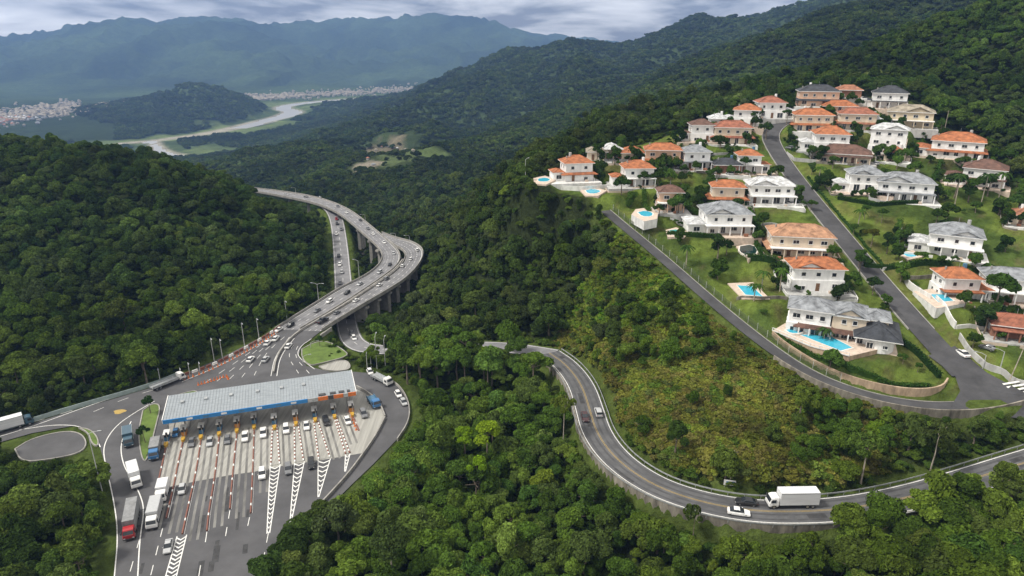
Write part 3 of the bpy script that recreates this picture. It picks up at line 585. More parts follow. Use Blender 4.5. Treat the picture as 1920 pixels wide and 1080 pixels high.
for pts in ([(388, 997), (383, 1030)], [(431, 957), (420, 1022)], [(468, 970), (457, 1020)], [(503, 1000), (488, 1080)], [(305, 990), (281, 1085)], [(376, 1060), (371, 1090)], [(448, 1045), (444, 1065)]): dashes(mk, pl(pts), 0, .16, 3, 3, MZ)
struct('plaza_marking', mk, 'mark')
yl = MB(); p = WZ(224, 772, 0); yl.sheet([(p.x + 1.7 * math.cos(a) * (1 + .3 * math.sin(3 * a)), p.y + 1.4 * math.sin(a), 0) for a in np.linspace(0, 2 * math.pi, 14)[:-1]], MZ); struct('yellow_marking', yl, 'yellow')
# lay-by, grass islands and their kerbs
def patch(name, pts, z, m_, kerb=True, it=2):
    q = pz(pts, 0); q = smooth(q + [q[0]], it)[:-1]; struct(name, MB().sheet(q, z), m_)
    if kerb: kb = MB(); wall_line(kb, np.vstack([q, q[:1]]), .14 + z, .3, .3); struct('kerb', kb, 'concrete')
M['lawn'] = mat('mown grass', (.10, .155, .03), .95, .25, .25, bump=.4, bscale=6)
patch('layby', [(28, 842), (60, 822), (120, 808), (152, 812), (164, 832), (150, 850), (90, 862), (40, 866)], .012, 'plaza')
patch('grass_island', [(148, 802), (170, 806), (184, 822), (184, 838), (172, 832), (166, 812)], .1, 'lawn')
patch('grass_island', [(268, 770), (286, 757), (302, 760), (292, 800), (276, 866), (266, 862), (259, 815)], .1, 'lawn')
patch('grass_island', [(330, 742), (365, 732), (372, 738), (335, 750)], .1, 'lawn')
patch('grass_island', [(566, 655), (590, 642), (615, 640), (645, 657), (655, 668), (600, 682), (580, 686), (566, 672)], .1, 'lawn')
patch('paved_island', [(598, 687), (648, 672), (660, 690), (640, 696), (610, 694)], .02, 'apron')
# ------------------------------------------------------------------ viaducts
def viaduct(pair, label, nl, piers, i0_):
    root = thing('viaduct', label, 'viaduct'); a, b = pair; a = a[i0_:]; b = b[i0_:]; k = len(a)
    w_ = b - a; w_ /= np.linalg.norm(w_, axis=1)[:, None] + 1e-9
    def lvl(f_, z, ext=0): q = a + (b - a) * f_; q = q + w_ * ext; q = q.copy(); q[:, 2] += z; return q
    mb = MB(); sec = [lvl(0, -.03, -.45), lvl(1, -.03, .45), lvl(1, -.6, .45), lvl(.8, -1.9), lvl(.2, -1.9), lvl(0, -.6, -.45)]
    for u, v in zip(sec, sec[1:] + sec[:1]): mb.strip(v, u)
    mb.build('deck', 'concrete', root)
    MB().strip(lvl(1, 0), lvl(0, 0)).build('road_surface', 'deck', root)
    mk_ = MB(); wid = np.linalg.norm(b - a, axis=1).mean()
    for f_ in (.05, .95): mk_.strip(lvl(f_ + .1 / wid, .008), lvl(f_ - .1 / wid, .008))
    for j in range(1, nl):
        A_ = lvl(j / nl + .09 / wid, .008); B_ = lvl(j / nl - .09 / wid, .008)
        for s_ in range(0, k - 2, 3): mk_.strip(A_[s_:s_ + 2], B_[s_:s_ + 2])
    mk_.build('road_marking', 'mark', root); tk = MB()
    for j in range(nl):
        for s_ in (-.24, .24): f0 = (j + .5 + s_ * .9) / nl; tk.strip(lvl(f0 + .3 / wid, .004), lvl(f0 - .3 / wid, .004))
    M['wear2'] = M.get('wear2') or mat('worn deck track', (.155, .155, .16), .75, .25, .2); tk.build('wheel_track', 'wear2', root)
    for f_, e_ in ((0, -.28), (1, .28)):
        mb = MB(); wall_line(mb, lvl(f_, 0, e_), .95, .28, .0); mb.build('parapet', 'concrete', root)
    for px, py in piers:
        q = WZ(px, py, -2); j = int(np.argmin(np.hypot(a[:, 0] / 2 + b[:, 0] / 2 - q.x, a[:, 1] / 2 + b[:, 1] / 2 - q.y))); cpt = (a[j] + b[j]) / 2; ang = math.atan2(w_[j][1], w_[j][0]); gz = float(H(cpt[0], cpt[1])) - 3; mb = MB(); W_ = wid * .8
        mb.box((cpt[0], cpt[1], (gz - 2.9) / 2), (W_ * .8, 1.8, -2.9 - gz), ang); mb.box((cpt[0], cpt[1], -2.4), (W_ * 1.1, 2.2, 1.0), ang); mb.build('pier', 'concrete', root)
    return root
v1 = viaduct(DL, 'long curved concrete viaduct deck that sweeps away behind the left hill', 3, [(690, 425), (712, 445), (732, 463), (738, 485), (720, 508), (670, 395), (640, 385), (600, 374), (565, 366), (690, 530), (655, 556)], 8)
v2 = viaduct(DR, 'shorter viaduct deck on the right of the curve ending beside the wooded spur', 3, [(680, 575), (703, 560), (724, 546), (745, 533), (762, 518), (780, 500)], 8)
ab_ = MB(); q0, q1, q2 = WZ(588, 636, 0), WZ(622, 612, 0), WZ(612, 606, 0)
ab_.prism([(q0.x, q0.y), (q1.x, q1.y), (q1.x - 5, q1.y + 5), (q0.x - 5, q0.y + 3)], -9, -.3); ab_.build('abutment', 'concrete', v2)
# median and barriers of the carriageways
def barrier(name, pts, label, cat, h, th, m_, base=.3, group=None, z=0): mb = MB(); wall_line(mb, pl(pts, z, 2), h, th, base); return tag(mb.build(name, m_), label, cat, group)
barrier('median_barrier', [(513, 700), (519, 668), (547, 632), (583, 609), (630, 582), (676, 552), (716, 525), (743, 505), (755, 488)], 'pale concrete median barrier between the two highway carriageways', 'barrier', .8, .5, 'concrete')
barrier('concrete_barrier', [(722, 785), (708, 814), (683, 851), (655, 890), (600, 950), (560, 990)], 'pale concrete barrier curving along the right side of the toll lanes', 'barrier', .9, .35, 'concrete')
barrier('concrete_barrier', [(669, 727), (690, 738), (712, 757), (722, 783)], 'concrete barrier curving round the right end of the toll apron', 'barrier', .9, .35, 'concrete')
barrier('concrete_barrier', [(690, 702), (735, 714), (757, 735), (769, 765), (766, 795), (745, 826)], 'concrete barrier on the outer edge of the right hand ramp by the trees', 'barrier', .8, .3, 'concrete')
barrier('kerb_wall', [(294, 918), (283, 962), (276, 990)], 'thin kerb wall left of the leftmost toll lane', 'kerb', .5, .4, 'concrete')
def guard_rail(line, label, off, h=.75):
    root = thing('guard_rail', label, 'guard rail'); q = offset(line, off); up = q.copy(); up[:, 2] += h - .32
    mb = MB(); wall_line(mb, up, .32, .1, 0); mb.build('rail', 'steel', root)
    pm_ = MB().box((0, 0, h / 2 - .2), (.12, .12, h + .4)).mesh('post', 'steel')
    for p in q[::2]: ob('post', pm_, root, tuple(p))
    return root
guard_rail(RR, 'steel guard rail on the hill side of the winding two lane road', 4.6)
guard_rail(RR, 'steel guard rail on top of the retaining wall along the winding road', -4.75, .6)
mb = MB(); wall_line(mb, offset(RR, -4.45), .25, .6, 8.0); tag(mb.build('retaining_wall', 'stained'), 'tall stained concrete retaining wall carrying the outer edge of the winding road', 'retaining wall')
# acoustic rail along the foot of the left hill
rl = pl([(-40, 822), (40, 797), (120, 772), (200, 749), (283, 725), (330, 706)], 0, 2); root = thing('roadside_barrier', 'long pale green metal barrier along the foot of the left hill', 'barrier'); mb = MB(); wall_line(mb, rl, 1.25, .18, .2); M['palegreen'] = mat('pale green metal', (.33, .40, .39), .5, .15, .6); mb.build('rail_panel', 'palegreen', root)
# ------------------------------------------------------------------ houses
_win = {}
def win_meshes(w_, h_):
    key = (round(w_, 1), round(h_, 1))
    if key not in _win:
        w_, h_ = key; f = MB(); b = .11
        f.box((0, -.06, h_ - b / 2), (w_, .16, b)); f.box((0, -.08, b / 2 - .02), (w_ + .16, .22, b)); 
        for s_ in (-1, 1): f.box((s_ * (w_ / 2 - b / 2), -.06, h_ / 2), (b, .16, h_ - 2 * b))
        if w_ > 1.5: f.box((0, -.055, h_ / 2), (.07, .12, h_ - 2 * b))
        g = MB().box((0, -.012, h_ / 2), (w_ - 2 * b, .04, h_ - 2 * b - .02)); _win[key] = (f.mesh('window', 'trim'), g.mesh('pane', 'glass'))
    return _win[key]
def window(root, x, y, z, w_, h_, rz=0, pane=True):
    f, g = win_meshes(w_, h_); o = ob('window', f, root, (x, y, z), rz); ob('pane', g, o); return o
def block(root, x0, x1, y0, y1, z0, z1, m_, name='wall'): return MB().box(((x0 + x1) / 2, (y0 + y1) / 2, (z0 + z1) / 2), (x1 - x0, y1 - y0, z1 - z0)).build(name, m_, root)
def hip(root, x0, x1, y0, y1, z, m_, over=.75, pitch=.40, name='roof', hipend=.92):
    x0 -= over; x1 += over; y0 -= over; y1 += over; lx, ly = x1 - x0, y1 - y0; xm, ym = (x0 + x1) / 2, (y0 + y1) / 2; mb = MB(); th = .2
    if lx >= ly: r = ly / 2 * hipend; ra, rb = (x0 + r, ym), (x1 - r, ym); rise = ly / 2 * pitch
    else: r = lx / 2 * hipend; ra, rb = (xm, y0 + r), (xm, y1 - r); rise = lx / 2 * pitch
    vs = [(x0, y0, z), (x1, y0, z), (x1, y1, z), (x0, y1, z), (x0, y0, z + th), (x1, y0, z + th), (x1, y1, z + th), (x0, y1, z + th), (*ra, z + th + rise), (*rb, z + th + rise)]
    mb.add(vs, [(3, 2, 1, 0)] + [(0, 1, 5, 4), (1, 2, 6, 5), (2, 3, 7, 6), (3, 0, 4, 7)], 1)
    mb.add(vs, [(4, 5, 9, 8), (5, 6, 9), (6, 7, 8, 9), (7, 4, 8)] if lx >= ly else [(4, 5, 8), (5, 6, 9, 8), (6, 7, 9), (7, 4, 8, 9)], 0)
    A8, B9 = vs[8], vs[9]
    caps = ((vs[4], A8), (vs[7], A8), (vs[5], B9), (vs[6], B9), (A8, B9)) if lx >= ly else ((vs[4], A8), (vs[5], A8), (vs[6], B9), (vs[7], B9), (A8, B9))
    for a, b in caps:
        if (Vector(a) - Vector(b)).length > .3: mb.tube(a, b, .11, n=5)
    return mb.build(name, [m_, 'trim'], root), rise
def gable(root, xm, wd, y0, y1, z, m_, wallm, pitch=.42):
    h_ = wd / 2 * pitch; mb = MB(); o_ = .6
    v = [(xm - wd / 2 - o_, y0 - o_, z), (xm + wd / 2 + o_, y0 - o_, z), (xm, y0 - o_, z + h_ + o_ * pitch)]; b = [(p[0], y1, p[2]) for p in v]; t_ = .18
    for i0_, i1_ in ((0, 2), (2, 1)):
        a0, a1, b0, b1 = v[i0_], v[i1_], b[i0_], b[i1_]; up = lambda p: (p[0], p[1], p[2] + t_)
        mb.add([a0, a1, b1, b0, up(a0), up(a1), up(b1), up(b0)], [(0, 3, 2, 1), (4, 5, 6, 7), (0, 1, 5, 4), (1, 2, 6, 5), (2, 3, 7, 6), (3, 0, 4, 7)])
    mb.build('gable_roof', m_, root)
    MB().add([(xm - wd / 2, y0, z), (xm + wd / 2, y0, z), (xm, y0, z + h_), (xm - wd / 2, y0 + .3, z), (xm + wd / 2, y0 + .3, z), (xm, y0 + .3, z + h_)], [(0, 1, 2), (5, 4, 3), (0, 3, 4, 1), (1, 4, 5, 2), (2, 5, 3, 0)]).build('pediment', wallm, root)
def skirt(root, x0, x1, y0, y1, z, m_, out=1.5, drop=.5, sides='fr l'):
    mb = MB(); a = [(x0 - out, y0 - out, z - drop), (x1 + out, y0 - out, z - drop), (x1 + out, y1, z - drop), (x0 - out, y1, z - drop)]; b = [(x0 + .05, y0 + .05, z + .12), (x1 - .05, y0 + .05, z + .12), (x1 - .05, y1, z + .12), (x0 + .05, y1, z + .12)]; t_ = .16
    dn = lambda p: (p[0], p[1], p[2] - t_)
    for i, j in ((0, 1), (1, 2), (3, 0)): mb.add([a[i], a[j], b[j], b[i], dn(a[i]), dn(a[j]), dn(b[j]), dn(b[i])], [(0, 1, 2, 3), (7, 6, 5, 4), (0, 4, 5, 1), (1, 5, 6, 2), (3, 7, 4, 0)])
    return mb.build('skirt_roof', m_, root)
def front_windows(root, x0, x1, y, z, r, ground, zh=1.2):
    W_ = x1 - x0; n_ = max(2, int(W_ / 3.5)); door = r.randrange(n_) if ground else -1
    for i in range(n_):
        x = x0 + (i + .5) * W_ / n_ + r.uniform(-.2, .2)
        if i == door: 
            d_ = MB().box((x, y - .03, 1.12), (1.1, .1, 2.1)).build('door', 'wood', root); MB().box((x + .38, y - .1, 1.1), (.06, .06, .18)).build('handle', 'steel', d_)
        elif ground: window(root, x, y, z - .7 if r.random() < .55 else z, r.choice((1.6, 2.2, 2.6)), 2.1 if r.random() < .55 else 1.3)
        else: window(root, x, y, z, r.choice((1.2, 1.4, 2.0)), zh)
M['wood'] = mat('wooden door', (.16, .085, .045), .6, .3, 3)
def side_windows(root, x, y0, y1, z, rz, r, n_=2):
    for i in range(n_): window(root, x, y0 + (i + .5) * (y1 - y0) / n_, z, r.choice((1.2, 1.6)), 1.2, rz)
def house(h, P_, W_, D_, yaw, idx):
    px, py, wpx, floors, rc_, wc, yd, op, label = h; r = random.Random(idx * 31 + 5); root = thing('house', label, 'house', P_, yaw, 'houses of the hillside estate')
    wm, rm = 'wall_' + wc, 'roof_' + rc_; x0, x1 = -W_ / 2, W_ / 2; fh = 2.95
    MB().box((0, D_ / 2 - 1.2, -1.55), (W_ + 4.5, D_ + 6.0, 3.2)).build('plinth', r.choice(['terrace', 'greywall', 'whitewall']), root)
    mx0, mx1 = x0, x1
    if 'l' in op: mx0 = x0 + W_ * .27
    if 'r' in op: mx1 = x1 - W_ * .27
    if 'l' in op or 'r' in op:
        a, b = (x0, mx0) if 'l' in op else (mx1, x1); y_ = 1.2
        block(root, a + .01, b - .01, y_, D_ * .85, .05, 2.8, wm, 'wing_wall'); window(root, (a + b) / 2, y_, .7, min(2.2, (b - a) * .55), 1.5); hip(root, a, b, y_, D_ * .85, 2.8, rm if r.random() < .6 else 'roof_white', .5, .28, 'wing_roof')
    y0 = 0.0; top = floors * fh
    if floors >= 2 and 'p' in op:
        block(root, mx0, mx1, 1.4, D_, .05, fh, wm, 'lower_wall'); block(root, mx0 + .3, mx1 - .3, .5, D_ - .2, fh + .02, top, wm, 'upper_wall'); y0 = .5; gy0 = 1.4
        MB().box(((mx0 + mx1) / 2, -.1, fh - .08), (mx1 - mx0 + .7, 3.4, .24)).build('porch_roof', 'trim' if r.random() < .5 else rm, root)
        n_ = max(3, int((mx1 - mx0) / 3.6))
        for i in range(n_ + 1): MB().box((mx0 + .1 + i * (mx1 - mx0 - .2) / n_, -1.5, (fh - .2) / 2), (.32, .32, fh - .2)).build('column', wm if r.random() < .7 else 'trim', root)
    else:
        block(root, mx0, mx1, 0, D_, .05, min(fh, top), wm, 'lower_wall'); gy0 = 0
        if floors >= 2: block(root, mx0 + .35, mx1 - .35, .35, D_ - .3, fh + .02, top, wm, 'upper_wall'); y0 = .35
    if floors == 1 and 'p' in op:
        MB().box(((mx0 + mx1) / 2, -1.3, 2.45), (mx1 - mx0 + 1, 3.2, .2)).build('porch_roof', rm, root)
        for i in range(5): MB().box((mx0 + .2 + i * (mx1 - mx0 - .4) / 4, -2.6, 1.17), (.28, .28, 2.34)).build('column', wm, root)
    if 's' in op: skirt(root, mx0, mx1, 0 if 'p' not in op else .5, D_, fh, rm if r.random() < .75 else 'roof_terra', 1.5)
    front_windows(root, mx0 + .6, mx1 - .6, gy0, .85, r, True)
    for f in range(1, floors): front_windows(root, mx0 + .8, mx1 - .8, y0 if f < 3 else y0, f * fh + .95, r, False)
    for f in range(floors):
        e_ = .0 if f == 0 else .35 if 'p' not in op else .3
        side_windows(root, mx0 + e_, 1.5, D_ - 1, f * fh + .95, -math.pi / 2, r) if not ('l' in op and f == 0) else None
        if P_.x < 150 or f > 0: side_windows(root, mx1 - e_, 1.5, D_ - 1, f * fh + .95, math.pi / 2, r, 1)
    _, rise = hip(root, mx0 + (.35 if floors > 1 else 0), mx1 - (.35 if floors > 1 else 0), y0, D_, top + .005, rm)
    if 'g' in op: gable(root, mx0 + (mx1 - mx0) * r.choice((.32, .66)), (mx1 - mx0) * .5, y0 - .05, D_ * .5, top + .2, rm, wm, .34)
    if 'k' in op:
        for s_ in (-1,): MB().box((mx1 + .1, D_ * .5, .55), (.15, D_ + 2, 1.1)).build('side_wall', 'whitewall', root)
    if r.random() < .5: tx_ = mx0 + (mx1 - mx0) * r.choice((.3, .7)); MB().tube((tx_, D_ * .62, top + .5), (tx_, D_ * .62, top + rise + .9), .6, .55, 10).build('water_tank', r.choice(['boothblue', 'greywall', 'trim']), root)
    for q_ in range(r.randrange(1, 4)): MB().box((mx0 + r.uniform(1, mx1 - mx0 - 1), -1.9 if 'p' not in op else -2.6, .35 + r.random() * .2), (r.uniform(.5, 1.6), r.uniform(.5, .9), .7)).build('planter', r.choice(['terrace', 'stained', 'roof_terra']), root)
    if r.random() < .4: MB().tube((mx0 + 2, D_ * .6, top + .3), (mx0 + 2, D_ * .6, top + 2.0), .28, n=8).build('flue', 'concrete', root)
    if r.random() < .5: MB().tube(((mx0 + mx1) / 2, D_ * .5, top + .5), ((mx0 + mx1) / 2, D_ * .5, top + rise + 1.6), .04, n=4).build('antenna', 'steel', root)
    root.scale = (1.05, 1.05, 1.2); return root
for i, (h, (P_, W_, D_, yaw)) in enumerate(zip(HOUSES, HPL)): house(h, P_, W_, D_, yaw, i)
# plot walls and hedges follow in the garden section
def local(P_, yaw, x, y): return (P_.x + math.cos(yaw) * x - math.sin(yaw) * y, P_.y + math.sin(yaw) * x + math.cos(yaw) * y)
PLOTW = {'whitewall': 'white', 'greywall': 'grey', 'stained': 'weathered', 'terrace': 'pinkish'}
for i, (h, (P_, W_, D_, yaw)) in enumerate(zip(HOUSES, HPL)):
    r = random.Random(i + 900); wm_ = r.choice(list(PLOTW)); sh_ = ' '.join(h[8].split()[:6]); x0, x1, y0, y1 = -W_ / 2 - 3.2, W_ / 2 + 3.2, -5.2, D_ + 2
    for k_, ln in enumerate(([(x0, y1), (x0, y0), (x0 + W_ * .5, y0)], [(x0 + W_ * .75, y0), (x1, y0), (x1, y1 * .6)])):
        if r.random() < .35: continue
        q = np.array([local(P_, yaw, *v) for v in ln]); q = resample(np.concatenate([q, q[:, :1] * 0], 1), 1.2); q[:, 2] = H(q[:, 0], q[:, 1])
        if min(ldist(q[:, 0], q[:, 1], MR)[0].min(), ldist(q[:, 0], q[:, 1], UR)[0].min()) < 4.6 or sdist(q[:, 0], q[:, 1], ESTATE).min() < 0: continue
        mb = MB(); wall_line(mb, q, r.uniform(.6, 1.1), .22, 1.2); tag(mb.build('garden_wall', wm_), f'low {PLOTW[wm_]} plot wall at the {"left" if k_ == 0 else "right"} of the {sh_}', 'wall')
# the large villa
root = thing('house', 'largest white villa with several grey and charcoal roofs above the wide turquoise pool', 'house', vp, VY, 'houses of the hillside estate'); r = random.Random(4)
MB().box((0, 6, -1.6), (28, 15, 3.3)).build('plinth', 'terrace', root)
block(root, -13, -2, 1.5, 11, .05, 3.1, 'wall_white', 'lower_wall'); block(root, -12.6, -2.4, 2.2, 11, 3.12, 6.2, 'wall_white', 'upper_wall'); skirt(root, -10, -2, 1.5, 8, 3.1, 'roof_brown', 1.3)
block(root, -2, 6, 2.5, 12.5, .05, 5.8, 'wall_cream', 'lower_wall'); block(root, 4, 13, .5, 11, .05, 3.0, 'wall_white', 'wing_wall')
MB().tube((9.5, 1.2, .05), (9.5, 1.2, 3.0), 3.4, n=20).build('bay', 'wall_white', root)
hip(root, -12.6, -2.4, 2.2, 11, 6.2, 'roof_grey', .8, .36); hip(root, -2, 6, 2.5, 12.5, 5.8, 'roof_grey', .7, .34); hip(root, 4.5, 13.2, -1.6, 11, 3.0, 'roof_dark', 1.3, .42, 'dark_roof'); gable(root, 2.0, 6.2, 2.4, 9, 6.0, 'roof_grey', 'wall_cream', .42); hip(root, 5.0, 11.5, 4.5, 12, 5.3, 'roof_grey', .6, .34, 'rear_roof'); block(root, 5.3, 11.3, 4.8, 11.8, 3.02, 5.3, 'wall_cream', 'rear_wall'); skirt(root, -2.6, 4.6, 1.6, 8, 3.0, 'roof_brown', 1.6)
for x in (-11.5, -9, ): window(root, x, 1.5, .9, 1.1, 1.4)
window(root, -5.8, 1.5, .15, 2.2, 2.3); window(root, -3.4, 1.5, .7, 1.8, 1.5)
for x in (-10.8, -7.6, -4.4): window(root, x, 2.2, 4.1, 2.0 if x < -5 else 1.4, 1.2)
for x in (-.6, 1.4, 3.2): window(root, x, 2.5, .15, 1.6, 2.3)
window(root, .8, 2.5, 4.1, 1.2, 1.1); window(root, 3.4, 2.5, 4.1, 1.2, 1.1)
for x in (5.0, 7.2): window(root, x, -2.1 if 7 < x else .5, .15, 1.6, 2.2)
window(root, 10.6, -2.05, 1.1, 1.6, .9)
for x in (-9.8, -7.2, -2.0, 2.2, 4.2): MB().box((x, .1, 1.3), (.3, .3, 2.5)).build('column', 'trim', root)
side_windows(root, -13, 3, 10, 1, -math.pi / 2, r); side_windows(root, -12.6, 3, 10, 4.1, -math.pi / 2, r); side_windows(root, 13, 2, 10, 1, math.pi / 2, r); root.scale = (1.06, 1.0, 1.3)
# ------------------------------------------------------------------ pools and their terraces
def pool(pts, label, wm='pool', dz=.35, deck=None, it=1, skirt_m='terrace'):
    cxp = sum(p[0] for p in pts) / len(pts); cyp = sum(p[1] for p in pts) / len(pts); z = N_(cxp, cyp).z + dz; q = pz(pts, z)
    if it: q = [Vector(tuple(v)) for v in smooth(q + [q[0]], it)[:-1]]
    c_ = sum(q, Vector()) / len(q); root = thing('swimming_pool', label, 'pool', c_); q = [v - c_ for v in q]
    if deck: 
        dq = pz(deck, z); poly = [(v.x - c_.x, v.y - c_.y) for v in dq]
        MB().prism(poly, -3.2, -.02).build('terrace', skirt_m, root); MB().sheet(poly, .0).build('paving', 'terrace', root)
    out = [v * 1 + v.normalized() * .55 for v in q]; mb = MB(); k = len(q)
    vs = [(v.x, v.y, .1) for v in q] + [(v.x, v.y, .1) for v in out] + [(v.x, v.y, -.9) for v in out] + [(v.x, v.y, -.2) for v in q]
    for i in range(k):
        j = (i + 1) % k; mb.add([vs[i], vs[j], vs[k + j], vs[k + i]], [(0, 1, 2, 3)]); mb.add([vs[k + i], vs[k + j], vs[2 * k + j], vs[2 * k + i]], [(0, 1, 2, 3)]); mb.add([vs[i], vs[j], vs[3 * k + j], vs[3 * k + i]], [(0, 1, 2, 3)])
    mb.build('coping', 'coping', root); MB().sheet([(v.x, v.y) for v in q], .04).build('water', wm, root); return root
pool([(1010, 335), (1024, 333), (1033, 337), (1024, 341), (1008, 340)], 'tiny round pool on the lawn at the left tip of the estate', deck=[(1000, 334), (1022, 329), (1042, 337), (1024, 346), (1002, 344)])
pool([(1098, 357), (1112, 354), (1128, 358), (1118, 363), (1102, 363)], 'small oval blue pool below the white walled garden', deck=[(1088, 357), (1110, 350), (1138, 357), (1122, 367), (1098, 367)])
pool([(1196, 398), (1210, 395), (1224, 399), (1222, 406), (1204, 406)], 'blue pool raised on a white walled platform above the lane', dz=1.5, deck=[(1184, 402), (1192, 392), (1216, 389), (1234, 398), (1232, 410), (1208, 415)], skirt_m='whitewall')
pool([(1255, 432), (1270, 430), (1284, 435), (1278, 441), (1258, 441)], 'small turquoise green pool left of the wide white house', 'poolgreen', deck=[(1248, 431), (1268, 426), (1294, 436), (1282, 445), (1252, 444)])
pool([(1382, 535), (1410, 537), (1430, 556), (1398, 553)], 'rectangular blue pool on a pale terrace beside the lane fence', it=0, deck=[(1364, 531), (1412, 529), (1444, 560), (1392, 560)])
pool([(1388, 462), (1412, 458), (1422, 474), (1402, 480), (1386, 472)], 'dark covered pool left of the tan roofed villa', 'pooldark', deck=[(1380, 462), (1414, 454), (1432, 474), (1404, 485)])
pz_ = N_(1560, 640).z
pool([(1500, 628), (1548, 626), (1598, 652), (1576, 658)], 'wide turquoise pool in front of the large villa', it=0, dz=.9, deck=[(1448, 620), (1472, 606), (1520, 606), (1600, 628), (1662, 640), (1660, 652), (1592, 668), (1520, 650)], skirt_m='rendered')
pool([(1474, 619), (1488, 614), (1508, 619), (1500, 625), (1482, 625)], 'small curved wading pool next to the wide turquoise pool', dz=.42)
pool([(1692, 476), (1708, 473), (1722, 480), (1704, 483)], 'small blue pool in front of the deep veranda', deck=[(1682, 474), (1712, 469), (1732, 481), (1702, 487)])
pool([(1744, 552), (1772, 552), (1788, 564), (1760, 567)], 'blue pool on the walled terrace right of the steep road', it=0, dz=1.2, deck=[(1712, 546), (1770, 538), (1812, 568), (1756, 578)], skirt_m='whitewall')
# ------------------------------------------------------------------ garden and retaining walls, fences
def gwall(pts, label, m_, h=1.3, th=.3, base=2.0, cat='wall', name='garden_wall', fn=N_):
    q = resample([fn(*p) for p in pts], 1.5); q[:, 2] = H(q[:, 0], q[:, 1]); mb = MB(); wall_line(mb, q, h, th, base); return tag(mb.build(name, m_), label, cat)
gwall([(1048, 350), (1090, 356), (1142, 346)], 'long white retaining wall below the corner house with orange roof', 'whitewall', 1.9)
gwall([(1698, 522), (1715, 545), (1742, 572)], 'white wall stepping along the road beside the walled pool', 'whitewall', 2.4)
gwall([(1752, 572), (1762, 588), (1790, 618)], 'white wall zigzagging down below the walled pool terrace', 'whitewall', 2.2)
gwall([(1792, 618), (1845, 612)], 'short white wall between two small lawns', 'whitewall', 1.2)
gwall([(1798, 634), (1815, 660), (1850, 694), (1925, 722), (1990, 735)], 'long grey wall beside the parked white car', 'greywall', 1.8)
gwall([(1700, 518), (1780, 512)], 'low stone wall behind the upper lawn right of the road', 'stained', 1.1)
gwall([(1655, 505), (1690, 500)], 'low wall with gate posts beside the steep road', 'whitewall', 1.1)
gwall([(1300, 288), (1340, 292), (1395, 290)], 'pale terrace wall below the two upper left houses', 'greywall', 1.0)
gwall([(1405, 388), (1460, 393), (1510, 386)], 'white terrace wall under the pale gabled house', 'whitewall', 1.1)
gwall([(1395, 424), (1450, 420), (1480, 424)], 'thin grey wall along the lower edge of the square lawn', 'greywall', .8)
gwall([(1380, 568), (1430, 572), (1475, 566)], 'dark low wall below the terrace pool', 'stained', 1.0)
gwall([(1475, 290), (1488, 302), (1530, 306)], 'cream wall in front of the four window house', 'greywall', 1.5)
gwall([(1735, 296), (1800, 302), (1852, 304)], 'white wall under the long orange roofed house', 'whitewall', 1.3)
gwall([(1148, 352), (1196, 358), (1230, 352)], 'low pinkish wall round the terrace of the low orange roofed house', 'terrace', .8)
# curved beige wall of the villa corner
CW = [(1448, 626), (1470, 646), (1530, 684), (1600, 714), (1680, 732), (1735, 735), (1768, 728), (1776, 714)]
q = resample(smooth([N_(*p) for p in CW]), 1.5); mb = MB(); wall_line(mb, q, .9, .4, 3); tag(mb.build('retaining_wall', 'rendered'), 'curved beige retaining wall round the corner garden of the large villa', 'retaining wall')
hd = MB(); q2 = q.copy()
fl = resample([WZ(a, b, pz_ + .9) for a, b in [(1448, 620), (1520, 650), (1592, 668)]], 1.2); root = thing('balustrade', 'white balustrade along the front edge of the villa pool terrace', 'balustrade'); mb = MB(); wall_line(mb, fl + np.array([0, 0, .85]), .15, .14, 0); mb.build('hand_rail', 'trim', root)
for p in fl[::2]: MB().box((p[0], p[1], p[2] + .42), (.16, .16, .86)).build('post', 'trim', root)
mb = MB(); wall_line(mb, fl, .3, .12, .02); mb.build('kerb', 'trim', root)
# outer wall below the estate lane
q = offset(UR, -2.75); q = q[int(len(q) * .52):]; mb = MB(); wall_line(mb, q, .7, .35, 4.5); tag(mb.build('retaining_wall', 'stained'), 'dark stained retaining wall with parapet under the estate lane above the scrub slope', 'retaining wall')
# wire fence along the lane
fq = offset(UR, 3.4)[: int(len(UR) * .62)]; fq[:, 2] = H(fq[:, 0], fq[:, 1]); root = thing('fence', 'tall wire mesh fence with posts along the estate lane', 'fence')
M['mesh'] = newmat('wire mesh'); t = M['mesh'].node_tree; k = t.nodes; l = t.links; b_ = k.new('ShaderNodeBsdfDiffuse'); b_.inputs[0].default_value = (.10, .13, .07, 1); tr_ = k.new('ShaderNodeBsdfTransparent'); mi_ = k.new('ShaderNodeMixShader'); mi_.inputs[0].default_value = .28; o_ = k.new('ShaderNodeOutputMaterial'); l.new(tr_.outputs[0], mi_.inputs[1]); l.new(b_.outputs[0], mi_.inputs[2]); l.new(mi_.outputs[0], o_.inputs[0])
mb = MB(); wall_line(mb, fq, 2.0, .04, -.1); mb.build('wire_mesh', 'mesh', root)
pm = MB().tube((0, 0, -.5), (0, 0, 2.3), .07, n=5).mesh('post', 'pole')
for p in fq[::2]: ob('post', pm, root, tuple(p))
